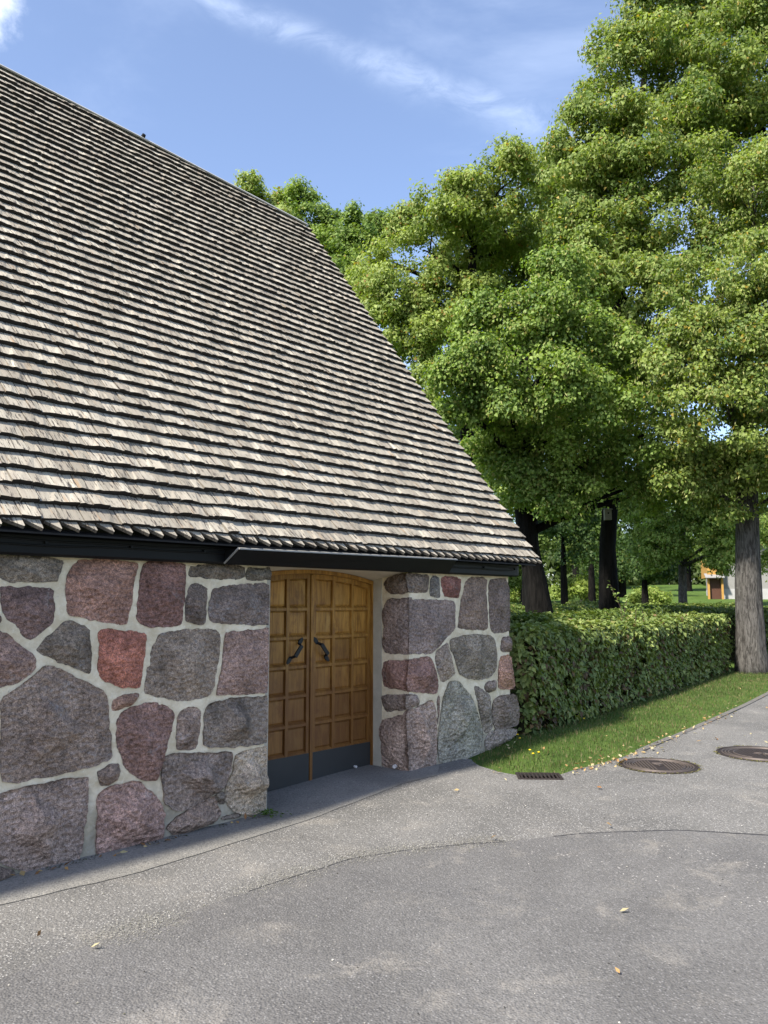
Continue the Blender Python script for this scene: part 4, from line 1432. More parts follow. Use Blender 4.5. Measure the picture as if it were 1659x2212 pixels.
# ---------------------------------------------------------------- leaves
def leaf_cloud(P, N, T, L, W, col, droop=0.12, fold=0.18, tri=False):
    """folded leaf for every row of P: 4 verts, 2 triangles"""
    S = np.cross(N, T)
    S /= np.linalg.norm(S, axis=1, keepdims=True) + 1e-9
    L = L[:, None]
    W = W[:, None]
    base = P
    lf = P + T * L * .42 + S * W * .5 + N * W * fold
    rt = P + T * L * .42 - S * W * .5 + N * W * fold
    tip = P + T * L - N * L * droop
    V = np.stack([base, rt, tip, lf], 1).reshape(-1, 3)
    n = len(P)
    if tri:                            # distant leaves: one bent-over face each
        V = np.stack([base + S * W * .42, base - S * W * .42 + N * W * .1, tip], 1).reshape(-1, 3)
        return V, np.arange(3 * n).reshape(-1, 3), np.repeat(col, 3, 0)
    i = np.arange(n)[:, None] * 4
    F = np.concatenate([i + [0, 1, 2], i + [0, 2, 3]], 1).reshape(-1, 3)
    C = np.repeat(col, 4, 0)
    return V, F, C


def unit(v):
    return v / (np.linalg.norm(v, axis=-1, keepdims=True) + 1e-9)


def crown(lobes, rng, clump_r, per_m2, leaves, size, pal, bract=0.0, flat=0.6, ragged=0.24, inner=0.22, limit=None, back=0.45, sub=18, tri=True):
    """clumps of leaves spread through ellipsoid lobes [(centre, radii)]"""
    cams = np.array((0, 0, CAM_H))
    CC, RR, DD = [], [], []
    cen = np.array([l[0] for l in lobes])
    rd = np.array([l[1] for l in lobes])
    # boughs: each lobe carries a number of smaller flattened heads
    if sub:
        c2, r2 = [], []
        for c, r in zip(cen, rd):
            d = unit(rng.normal(size=(sub, 3)))
            q = c + d * r * rng.uniform(.55, .98, (sub, 1))
            c2.append(q)
            r2.append(np.array((1.15, 1.15, .50)) * np.cbrt(r.prod()) * rng.uniform(.18, .42, (sub, 1)))
            c2.append(c[None])
            r2.append(r[None] * .60)
        cen, rd = np.concatenate(c2), np.concatenate(r2)
    for c, r in zip(cen, rd):
        a, b, h = r
        area = 4 * math.pi * ((a * b) ** 1.6 / 3 + (a * h) ** 1.6 / 3 + (b * h) ** 1.6 / 3) ** (1 / 1.6)
        n = max(4, int(area * per_m2))
        d = unit(rng.normal(size=(n, 3)))
        k = 1 - np.abs(rng.normal(size=(n, 1))) * ragged + 0.04
        m = rng.random((n, 1)) < inner
        k = np.where(m, rng.uniform(.35, .85, (n, 1)), k)
        p = c + d * r * k
        keep = rng.random(n) < np.where((unit(cams - c) * d).sum(1) > -0.25, 1.0, back)
        q = np.linalg.norm((p[:, None] - cen[None]) / rd[None], axis=2).min(1)
        keep &= (q > 0.70) | (rng.random(n) < 0.12)
        CC.append(p[keep])
        DD.append(d[keep])
    C = np.concatenate(CC)
    D = np.concatenate(DD)
    # irregular gaps and bulges: boughs die back here and reach out there
    f = 0.55 / clump_r * .5
    n1 = np.array([noise.noise(Vector(c) * f) + .5 * noise.noise(Vector(c) * f * 2.3) for c in C])
    ok = (n1 > -0.20) | (rng.random(len(C)) < .12)
    C = C + D * (n1 * 1.1 * clump_r / .3 * .3)[:, None]
    C, D = C[ok], D[ok]
    n = len(C)
    R = clump_r * rng.uniform(.6, 1.35, n)
    nl = np.maximum(8, (leaves * (R / clump_r) ** 2 * rng.uniform(.7, 1.3, n)).astype(int))
    idx = np.repeat(np.arange(n), nl)
    m = len(idx)
    b = unit(rng.normal(size=(m, 3))) * (rng.random((m, 1)) ** 0.45)
    b[:, 2] *= flat
    # sprays sag outwards: hanging rims, tops lifted
    rh = np.hypot(b[:, 0], b[:, 1])
    b[:, 2] -= 0.30 * rh ** 2
    out = D[idx] * 0.25
    P = C[idx] + (b + out * rh[:, None]) * R[idx][:, None] + rng.normal(size=(m, 3)) * .06 * clump_r / .3
    Nn = unit(unit(b) * 0.7 + np.array((0, 0, 0.5)) + D[idx] * 0.35 + rng.normal(size=(m, 3)) * 0.42)
    T = unit(b * np.array((1, 1, .3)) + rng.normal(size=(m, 3)) * 0.55 + np.array((0, 0, -.35)))
    T = unit(T - Nn * (T * Nn).sum(1, keepdims=True))
    L = size * rng.uniform(.65, 1.25, m)
    W = L * rng.uniform(.72, .95, m)
    pal = np.array(pal)
    tone = np.clip(rng.normal(0.5, 0.22, n)[idx] + rng.normal(0, 0.17, m), 0, 1)
    col = pal[0] * (1 - tone[:, None]) + pal[1] * tone[:, None]
    rare = rng.random(m) < 0.035
    col[rare] = pal[2]
    if bract:
        bm_ = rng.random(m) < bract
        col[bm_] = np.array((0.30, 0.31, 0.115)) * rng.uniform(.9, 1.3, (bm_.sum(), 1))
        W[bm_] *= .33
        L[bm_] *= 1.05
        T[bm_] = unit(T[bm_] * .5 + np.array((0, 0, -1.0)) + rng.normal(size=(bm_.sum(), 3)) * .35)
        Nn[bm_] = unit(np.cross(T[bm_], rng.normal(size=(bm_.sum(), 3))))
    col *= rng.uniform(.82, 1.18, (m, 1))
    return leaf_cloud(P, Nn, T, L, W * (1.25 if tri else 1), col, tri=tri), C


LIME = [(0.078, 0.130, 0.026), (0.25, 0.31, 0.078), (0.27, 0.20, 0.03)]
LIME_Y = [(0.115, 0.17, 0.034), (0.275, 0.335, 0.088), (0.23, 0.15, 0.03)]
LIME_G = [(0.082, 0.145, 0.028), (0.24, 0.32, 0.075), (0.19, 0.19, 0.05)]
DARKG = [(0.030, 0.062, 0.018), (0.075, 0.125, 0.032), (0.12, 0.13, 0.03)]
MIDG = [(0.065, 0.115, 0.025), (0.16, 0.22, 0.05), (0.16, 0.17, 0.05)]
PALE = [(0.14, 0.20, 0.04), (0.28, 0.35, 0.08), (0.25, 0.26, 0.08)]


def tree(name, label, trunk, rads, lobes, seed, clump_r, per_m2, leaves, size, pal, bark='bark', bract=0.0, group=None, cat='tree', twigs=40, trunk_n=20, **kw):
    """trunk: list of points from the ground up; lobes: (px, py, d, half width px, half height px[, depth factor])"""
    rng = np.random.default_rng(seed)
    rs = random.Random(seed)
    lo = []
    for l in lobes:
        px, py, d, hw, hh = l[:5]
        c = at(px, py, d)
        a, h = hw * d / FPX, hh * d / FPX
        lo.append((tuple(c), (a, (l[5] if len(l) > 5 else 0.8) * min(a, h * 1.2), h)))
    root = empty(name, (trunk[0][0], trunk[0][1], float(g(trunk[0][0], trunk[0][1]))))
    tag(root, label, cat, group)
    inv = Matrix.Translation(-Vector(root.location))
    (V, F, C), CL = crown(lo, rng, clump_r, per_m2, leaves, size, pal, bract, **kw)
    o = np_mesh('crown', V, F, 'leaves', root, C)
    o.matrix_parent_inverse = inv
    # trunk with a flared foot, then limbs to every lobe and twigs to some clumps
    mb = MB()
    pts, rr = [], []
    T = [Vector(p) for p in trunk]
    for i in range(len(T) - 1):
        k = max(2, int((T[i + 1] - T[i]).length / 0.18))
        for j in range(k):
            t = j / k
            pts.append(T[i].lerp(T[i + 1], t))
            rr.append(rads[i] * (1 - t) + rads[i + 1] * t)
    pts.append(T[-1])
    rr.append(rads[-1])
    mb.tube(pts, rr, trunk_n, 0.10, seed=seed)
    o = mb.build('trunk', bark, root, smooth=True)
    o.matrix_parent_inverse = inv
    mb = MB()
    tips = []
    zt = [p.z for p in pts]
    for c, r in lo:
        c = Vector(c)
        tgt = c.z - 0.45 * (c - Vector((T[-1].x, T[-1].y, c.z))).length
        i0 = min(range(len(pts)), key=lambda i: abs(pts[i].z - max(tgt, T[0].z + 0.35 * (T[-1].z - T[0].z))))
        a = pts[i0]
        mid1 = a.lerp(c, .5) + Vector((0, 0, .08 * (c - a).length)) + Vector((rs.uniform(-.2, .2), rs.uniform(-.2, .2), 0))
        r0 = min(rr[i0] * .75, 0.03 + 0.022 * (c - a).length)
        P = []
        for t in np.linspace(0, 1, 9):
            P.append(a * (1 - t) ** 2 + mid1 * 2 * t * (1 - t) + c * t * t)
        mb.tube(P, [r0 * (1 - .7 * t) for t in np.linspace(0, 1, 9)], 7, 0.05, seed=seed + c.x)
        tips.append((P, r0))
    for _ in range(twigs):
        q = Vector(CL[rs.randrange(len(CL))])
        P, r0 = min(tips, key=lambda t_: (t_[0][-1] - q).length)
        a = P[rs.randint(4, 8)]
        m1 = a.lerp(q, .5) + Vector((rs.uniform(-.15, .15), rs.uniform(-.15, .15), .1 * (q - a).length))
        PP = [a * (1 - t) ** 2 + m1 * 2 * t * (1 - t) + q * t * t for t in (0, .25, .5, .75, 1)]
        rb = min(.05, r0 * .4)
        mb.tube(PP, [rb, rb * .8, rb * .6, rb * .4, rb * .2], 5)
    o = mb.build('branches', bark, root, smooth=True)
    o.matrix_parent_inverse = inv
    return root


def gz(p):
    return Vector((p.x, p.y, float(g(p.x, p.y)) - 0.06))


def trunk_pts(pix, d):
    """first pixel row only fixes the foot, which is set on the ground"""
    P = [at(x, y, d) for x, y in pix]
    P[0] = gz(P[0])
    return P


def build_trees():
    # the lime beside the drive, right edge of the view
    d = 17.3
    T = trunk_pts([(1626, 1440), (1623, 1400), (1618, 1300), (1614, 1150), (1612, 1050), (1608, 900), (1610, 760), (1625, 620)], d)
    tree('lime_tree', 'big lime tree with a sunlit grey furrowed trunk at the end of the near hedge', T, [.37, .30, .265, .235, .22, .20, .15, .06],
         [(1530, 640, 16.2, 120, 130), (1500, 790, 16.0, 105, 130), (1570, 880, 16.0, 120, 140), (1500, 960, 17.2, 85, 80), (1570, 1030, 17.2, 110, 65),
          (1655, 700, 16.2, 110, 190), (1660, 950, 16.2, 90, 120), (1720, 500, 17.5, 170, 240), (1780, 850, 17.5, 170, 260), (1640, 400, 17.6, 130, 130), (1480, 1030, 17.0, 60, 45), (1700, 1060, 16.5, 110, 80), (1620, 590, 16.2, 90, 90), (1600, 760, 15.8, 90, 90)],
         101, 0.29, 7.6, 115, 0.082, LIME, 'bark', 0.24, tri=False, twigs=70, trunk_n=36, group='lime trees around the lawn')
    # tall lime in the middle
    d = 22.0
    T = trunk_pts([(1317, 1345), (1316, 1290), (1312, 1180), (1320, 1060), (1322, 900), (1335, 650), (1370, 350), (1400, 100)], d)
    tree('lime_tree', 'tallest lime tree, with a straight trunk coloured black as shade carrying a small nest box', T, [.36, .27, .22, .21, .20, .18, .13, .07],
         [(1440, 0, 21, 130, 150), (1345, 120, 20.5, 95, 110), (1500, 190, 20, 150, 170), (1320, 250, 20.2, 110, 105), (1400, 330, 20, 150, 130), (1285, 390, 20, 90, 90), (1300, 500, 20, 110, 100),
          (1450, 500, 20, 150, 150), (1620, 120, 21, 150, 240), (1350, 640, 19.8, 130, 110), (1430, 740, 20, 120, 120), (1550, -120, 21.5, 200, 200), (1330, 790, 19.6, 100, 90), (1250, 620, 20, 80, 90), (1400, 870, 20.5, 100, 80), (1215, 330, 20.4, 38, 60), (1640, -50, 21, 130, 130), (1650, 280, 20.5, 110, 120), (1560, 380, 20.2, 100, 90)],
         202, 0.33, 6.0, 130, 0.092, LIME, 'shaded_bark', 0.15, twigs=80, trunk_n=24, group='lime trees around the lawn')
    nb = at(1313, 1112, 21.72)
    r = empty('nest_box', nb)
    tag(r, 'small weathered nest box fixed high on the black lime trunk', 'nest box')
    mb = MB()
    mb.box(-.09, .09, -.06, .10, -.14, .14)
    b = mb.build('box', 'box', r)
    mb = MB()
    mb.hexa([(-.11, -.11, .13), (.11, -.11, .13), (.11, .11, .17), (-.11, .11, .17), (-.11, -.11, .15), (.11, -.11, .15), (.11, .11, .19), (-.11, .11, .19)])
    mb.build('lid', 'box', r)
    mb = MB()
    mb.tube([(0, -.059, .04), (0, -.063, .04)], [.025, .025], 10)
    mb.build('entrance_hole', 'hole', r)  # flat black disc, the darkness of the hole is only colour
    # leaning trunk beside the roof
    d = 18.8
    T = trunk_pts([(1172, 1345), (1166, 1330), (1157, 1260), (1143, 1190), (1130, 1080), (1128, 960), (1135, 800), (1140, 650)], d)
    tree('lime_tree', 'lime tree with a leaning trunk coloured dark as shade close behind the eave corner', T, [.40, .32, .26, .24, .22, .19, .13, .06],
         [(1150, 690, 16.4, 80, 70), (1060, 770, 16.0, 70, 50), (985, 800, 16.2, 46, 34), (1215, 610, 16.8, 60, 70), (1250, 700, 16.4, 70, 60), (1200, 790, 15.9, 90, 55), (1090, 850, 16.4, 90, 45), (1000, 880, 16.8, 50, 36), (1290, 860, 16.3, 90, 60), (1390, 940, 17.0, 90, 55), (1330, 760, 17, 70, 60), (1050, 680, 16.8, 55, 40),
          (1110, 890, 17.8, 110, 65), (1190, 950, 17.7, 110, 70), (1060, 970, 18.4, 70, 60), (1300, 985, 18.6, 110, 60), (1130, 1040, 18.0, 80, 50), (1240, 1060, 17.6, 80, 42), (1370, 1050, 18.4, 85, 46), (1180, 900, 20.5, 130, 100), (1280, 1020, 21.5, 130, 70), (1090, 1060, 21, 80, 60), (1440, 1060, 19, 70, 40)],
         303, 0.29, 7.6, 115, 0.084, LIME_G, 'shaded_bark', 0.14, tri=False, twigs=60, trunk_n=24, group='lime trees around the lawn')
    # yellowish limes further back
    d = 28.5
    T = trunk_pts([(1010, 1330), (1010, 1290), (1012, 1000), (1010, 700), (1030, 450)], d)
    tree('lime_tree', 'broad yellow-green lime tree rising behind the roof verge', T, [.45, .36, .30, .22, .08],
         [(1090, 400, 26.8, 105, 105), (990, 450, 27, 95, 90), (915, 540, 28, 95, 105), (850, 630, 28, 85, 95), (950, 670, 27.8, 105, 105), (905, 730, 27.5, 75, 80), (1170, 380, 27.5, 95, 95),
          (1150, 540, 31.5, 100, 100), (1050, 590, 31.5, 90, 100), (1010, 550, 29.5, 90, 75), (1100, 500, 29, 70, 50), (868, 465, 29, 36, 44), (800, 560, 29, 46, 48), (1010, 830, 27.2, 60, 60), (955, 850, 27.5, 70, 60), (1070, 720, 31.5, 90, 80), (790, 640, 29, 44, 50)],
         404, 0.42, 4.2, 140, 0.115, LIME_Y, 'shaded_bark', 0.10, twigs=70, group='lime trees around the lawn', ragged=0.2)
    d = 34
    T = trunk_pts([(1148, 1320), (1145, 1250), (1150, 950), (1235, 450)], d)
    tree('lime_tree', 'lime tree filling the gap between the tallest lime and the yellow-green one', T, [.42, .34, .26, .08],
         [(1240, 420, 33, 80, 110), (1250, 600, 33, 100, 120), (1180, 690, 33, 90, 120), (1270, 800, 33, 110, 110), (1110, 800, 33.5, 90, 90), (1190, 900, 33.5, 120, 80)],
         505, 0.46, 3.0, 110, 0.14, LIME, 'shaded_bark', 0.08, twigs=30, group='lime trees around the lawn')
    # behind the roof ridge
    for i, (foot, lob, lab, pal) in enumerate((
            ((590, 1310), [(565, 420, 42, 55, 55), (610, 490, 42, 60, 75), (530, 470, 42.5, 40, 55), (560, 560, 42, 90, 90)], 'pale crowned tree peeping over the ridge, leftmost behind the roof', LIME_Y),
            ((680, 1310), [(645, 430, 42, 38, 50), (660, 510, 41.5, 60, 75), (690, 600, 41, 80, 90), (712, 480, 41.5, 34, 44)], 'narrow tree with an open top behind the roof, second from the left', LIME_G),
            ((770, 1310), [(770, 500, 40, 60, 65), (725, 560, 40, 60, 70), (775, 600, 40, 60, 80), (730, 660, 40, 70, 80), (822, 500, 40.5, 24, 44)], 'darker green rounded tree between the ridge end and the yellow-green lime', LIME_G))):
        d = lob[0][2]
        T = trunk_pts([foot, (foot[0], 1250), (foot[0] - 5, 900), (lob[0][0], lob[0][1])], d)
        tree('broadleaf_tree', lab, T, [.4, .32, .22, .06], lob, 606 + i, 0.45, 3.0, 110, 0.15, pal, 'shaded_bark', 0.0, twigs=26, group='trees behind the roof', ragged=0.3, inner=0.15, sub=16)
    # light hanging tree in the middle distance
    d = 40
    T = trunk_pts([(1476, 1306), (1475, 1290), (1473, 1190), (1475, 1080), (1480, 980)], d)
    tree('lime_tree', 'light green lime with hanging foliage and a slim grey trunk in the middle distance', T, [.26, .20, .17, .12, .05],
         [(1450, 1080, 39, 90, 80), (1540, 1080, 38, 70, 90), (1400, 1140, 39, 60, 70), (1580, 1150, 37.5, 45, 80), (1500, 1000, 40, 110, 70), (1470, 1150, 38.6, 40, 50), (1640, 1170, 38, 50, 90), (1350, 1080, 40, 50, 60), (1430, 1190, 38.5, 50, 50), (1562, 1195, 37.4, 36, 36), (1500, 1090, 38.5, 60, 60)],
         707, 0.36, 3.6, 90, 0.13, LIME_G, 'bark', 0.12, twigs=24, group='lime trees around the lawn', inner=.12)
    # more trees closing the view under the crowns
    far = [
        (1215, 1130, 52, 75, 105, DARKG, 'dark bushy tree just right of the leaning trunk', 0.16),
        (1275, 1150, 58, 60, 80, MIDG, 'mid green tree between the two black trunks', 0.17),
        (1390, 1200, 46, 60, 70, DARKG, 'low dark spreading tree right of the nest box trunk', 0.15),
        (1590, 1120, 56, 70, 110, MIDG, 'green tree standing in front of the ochre house', 0.17),
        (1700, 1150, 50, 80, 130, MIDG, 'green tree beyond the sunlit lime trunk at the right edge', 0.16),
        (1130, 1150, 60, 70, 120, MIDG, 'green tree behind the eave corner', 0.18),
        (1340, 1130, 70, 80, 120, DARKG, 'distant dark tree behind the nest box trunk', 0.2),
        (1480, 1120, 85, 100, 130, DARKG, 'distant dark tree behind the slim grey trunk', 0.22),
        (1050, 1130, 75, 90, 130, DARKG, 'distant tree hidden by the roof verge', 0.22),
        (1030, 960, 48, 70, 110, MIDG, 'dim green tree close behind the roof verge below the yellow-green lime', 0.16),
        (1800, 1100, 80, 120, 170, DARKG, 'distant tall tree outside the right edge', 0.22),
        (1240, 1090, 90, 120, 120, DARKG, 'farthest tree in the gap left of the nest box trunk', 0.24),
        (1620, 1080, 95, 120, 150, DARKG, 'farthest tree behind the ochre house', 0.24),
    ]
    for i, (px, py, d, hw, hh, pal, lab, ls) in enumerate(far):
        c = at(px, py, d)
        b = Vector((c.x, c.y, 0))
        T = [gz(b), gz(b) + Vector((0, 0, .3)), gz(b).lerp(c, .5), c]
        r0 = 0.006 * d
        lob = [(px, py, d, hw * .8, hh * .75)]
        rr = random.Random(900 + i)
        for k in range(5):
            lob.append((px + rr.uniform(-.6, .6) * hw, py + rr.uniform(-.6, .65) * hh, d + rr.uniform(-1.5, .5), hw * rr.uniform(.38, .55), hh * rr.uniform(.35, .5)))
        tree('broadleaf_tree', lab, T, [r0, r0 * .8, r0 * .6, r0 * .2], lob, 800 + i, 0.013 * d, 36.0 / d ** 1.05 * 1.5, 80, ls * 1.15, pal, 'shaded_bark', 0.0, twigs=14, trunk_n=10, group='trees closing the view', inner=.15, back=.3)
    # small pale ornamental trees on the far lawn, several thin stems each
    for i, (px, py, d, hw, hh, lab) in enumerate((
            (1268, 1262, 60, 40, 26, 'pale green ornamental tree with four thin stems on the sunny lawn'),
            (1125, 1285, 62, 34, 32, 'pale rounded bush glimpsed under the eave corner'),
            (1400, 1288, 58, 40, 18, 'low pale shrub between the black trunk and the slim grey trunk'),
            (1210, 1285, 66, 22, 22, 'small yellowish shrub right of the leaning trunk'))):
        c = at(px, py, d)
        root = empty('ornamental_tree' if i == 0 else 'shrub', (c.x, c.y, float(g(c.x, c.y))))
        tag(root, lab, 'tree' if i == 0 else 'shrub')
        inv = Matrix.Translation(-Vector(root.location))
        a, h = hw * d / FPX, hh * d / FPX
        rng = np.random.default_rng(77 + i)
        (V, F, C), CL = crown([(tuple(c), (a, a * .8, h)), (tuple(c + Vector((a * .5, 0, -.2))), (a * .6, a * .6, h * .7)), (tuple(c + Vector((-a * .5, 0, -.1))), (a * .6, a * .6, h * .7))],
                              rng, .42, 2.2, 46, .17, PALE)
        np_mesh('crown', V, F, 'leaves', root, C).matrix_parent_inverse = inv
        for k in range(4 if i == 0 else 2):
            mb = MB()
            bx = root.location + Vector((-.55 + .42 * k if i == 0 else .2 * k, .1 * k, -.05))
            mb.tube([bx, bx.lerp(c, .5) + Vector((.05, 0, 0)), c + Vector((.2 * (k - 1.5), 0, 0))], [.075, .06, .03], 6)
            mb.build('stem', 'bark', root).matrix_parent_inverse = inv


def build_far_wood():
    rng = np.random.default_rng(64)
    lobes = []
    for k in range(46):
        px = 880 + 26 * k + rng.uniform(-12, 12)
        d = rng.uniform(98, 135)
        top = rng.uniform(1090, 1190)
        c = at(px, (top + 1285) / 2, d)
        lobes.append((tuple(c), (rng.uniform(28, 44) * d / FPX, 3.0, (1290 - top) / 2 * d / FPX)))
    (V, F, C), CL = crown(lobes, rng, 1.3, .28, 50, .6, [(0.045, 0.075, 0.022), (0.10, 0.14, 0.04), (.13, .14, .05)], inner=.15, back=.05)
    o = np_mesh('far_wood', V, F, 'leaves', None, C)
    tag(o, 'dark wood closing the view beyond the lawn', kind='stuff')


# ---------------------------------------------------------------- hedges
def hedge(label, line, width, h, size, dens, pal, seed, brown=0.05, front_only=False, group='clipped hedges across the lawn', name='hedge'):
    """line: ground points of the front face, body extends to the left of the direction of travel"""
    rng = np.random.default_rng(seed)
    L = [Vector(p) for p in line]
    root = empty(name, (L[0].x, L[0].y, float(g(L[0].x, L[0].y))))
    tag(root, label, 'hedge', group)
    inv = Matrix.Translation(-Vector(root.location))
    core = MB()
    tw = MB()
    Ps, Ns, Fr = [], [], []
    total = sum((b - a).length for a, b in zip(L, L[1:]))
    acc = 0
    for a, b in zip(L, L[1:]):
        d = (b - a)
        ln = d.length
        d = d / ln
        nr = Vector((d.y, -d.x))           # front normal (to the right of travel)
        nin = -nr
        k = max(1, int(ln / .6))
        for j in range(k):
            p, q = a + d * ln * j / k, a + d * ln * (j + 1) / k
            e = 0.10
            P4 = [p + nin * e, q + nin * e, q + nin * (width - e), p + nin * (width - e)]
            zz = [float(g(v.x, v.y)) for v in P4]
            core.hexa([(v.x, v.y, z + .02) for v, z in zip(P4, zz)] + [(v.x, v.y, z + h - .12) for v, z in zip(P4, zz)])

        def face(n, fn):
            t = rng.random(n)
            return fn(t)
        nf = int(ln * h * dens)
        t, v = rng.random(nf), rng.random(nf) ** 0.9
        dep = np.abs(rng.normal(0, .055, nf)) - .03
        Ps.append(np.column_stack([a.x + d.x * ln * t + nin.x * dep, a.y + d.y * ln * t + nin.y * dep, v * (h - .02)]))
        Ns.append(np.tile((nr.x, nr.y, 0.35), (nf, 1)))
        nt = int(ln * width * dens * 1.0)
        t, u_ = rng.random(nt), rng.random(nt)
        Ps.append(np.column_stack([a.x + d.x * ln * t + nin.x * width * u_, a.y + d.y * ln * t + nin.y * width * u_, h - np.abs(rng.normal(0, .04, nt)) + .02]))
        Ns.append(np.tile((nr.x * .1, nr.y * .1, 1.0), (nt, 1)))
        if not front_only:
            nb = int(ln * h * dens * .35)
            t, v = rng.random(nb), rng.random(nb)
            Ps.append(np.column_stack([a.x + d.x * ln * t + nin.x * width, a.y + d.y * ln * t + nin.y * width, v * h]))
            Ns.append(np.tile((-nr.x, -nr.y, 0.3), (nb, 1)))
        acc += ln
    for p, sg, dd in ((L[0], -1, L[1] - L[0]), (L[-1], 1, L[-1] - L[-2])):
        dd = dd.normalized()
        nin = Vector((-dd.y, dd.x))
        ne = int(width * h * dens)
        u_, v = rng.random(ne), rng.random(ne)
        dep = np.abs(rng.normal(0, .05, ne)) - .02
        Ps.append(np.column_stack([p.x + nin.x * width * u_ - sg * dd.x * dep, p.y + nin.y * width * u_ - sg * dd.y * dep, v * h]))
        Ns.append(np.tile((dd.x * sg, dd.y * sg, .3), (ne, 1)))
    P = np.concatenate(Ps)
    N0 = np.concatenate(Ns)
    m = len(P)
    # gentle unevenness of the clipped faces
    nz = np.array([noise.noise(Vector((p[0] * 1.7, p[1] * 1.7, p[2] * 2.2 + seed))) for p in P])
    nz2 = np.array([noise.noise(Vector((p[0] * 4.5, p[1] * 4.5, p[2] * 4.5 + seed))) for p in P])
    P += N0 * (0.055 * nz + 0.06 * nz2)[:, None] + rng.normal(size=(m, 3)) * .022
    P[:, 2] += g(P[:, 0], P[:, 1])
    low = (P[:, 2] - g(P[:, 0], P[:, 1])) / h
    keep = rng.random(m) < np.where(low < .22, .45 + 2.0 * low, 1.0)
    keep &= (nz2 > -0.24) | (rng.random(m) < .25)
    P, N0, nz, nz2, low = P[keep], N0[keep], nz[keep], nz2[keep], low[keep]
    m = len(P)
    N = unit(N0 + rng.normal(size=(m, 3)) * .45 + np.array((0, 0, .25)))
    T = unit(rng.normal(size=(m, 3)) * .7 + np.array((0, 0, -.55)) + N0 * .3)
    T = unit(T - N * (T * N).sum(1, keepdims=True))
    Ls = size * rng.uniform(.6, 1.25, m)
    pal = np.array(pal)
    tone = np.clip(rng.normal(.45, .25, m) + nz * .35, 0, 1)
    col = pal[0] * (1 - tone[:, None]) + pal[1] * tone[:, None]
    br = rng.random(m) < brown * (1 + 9 * np.clip(-nz - .08, 0, 1) * (low < .8)) * np.where(low > .9, .35, 1.0)
    col[br] = np.array((.105, .070, .034)) * rng.uniform(.6, 1.5, (br.sum(), 1))
    yl = rng.random(m) < .05
    col[yl] = pal[2]
    col *= rng.uniform(.8, 1.2, (m, 1))
    V, F, C = leaf_cloud(P, N, T, Ls, Ls * rng.uniform(.55, .75, m), col, .15, .2)
    np_mesh('foliage', V, F, 'hedge_leaves', root, C).matrix_parent_inverse = inv
    core.build('dark_core_box', 'core', root).matrix_parent_inverse = inv  # plain box whose dark colour paints the shade between the leaves
    if size < .085:
        for _ in range(int(total * 32)):
            i = rng.integers(m)
            p = Vector(P[i])
            base = Vector((p.x - N0[i][0] * .22, p.y - N0[i][1] * .22, max(p.z - random.uniform(.15, .5), float(g(p.x, p.y)))))
            tw.tube([base, base.lerp(p, .5) + Vector((random.uniform(-.04, .04), random.uniform(-.04, .04), .03)), p], [.005, .004, .0018], 4, caps=False)
        tw.build('twigs', 'twig', root).matrix_parent_inverse = inv
    return root


HPAL = [(0.095, 0.145, 0.040), (0.25, 0.295, 0.095), (0.24, 0.24, 0.08)]
HPAL2 = [(0.055, 0.095, 0.022), (0.150, 0.195, 0.045), (0.24, 0.24, 0.08)]


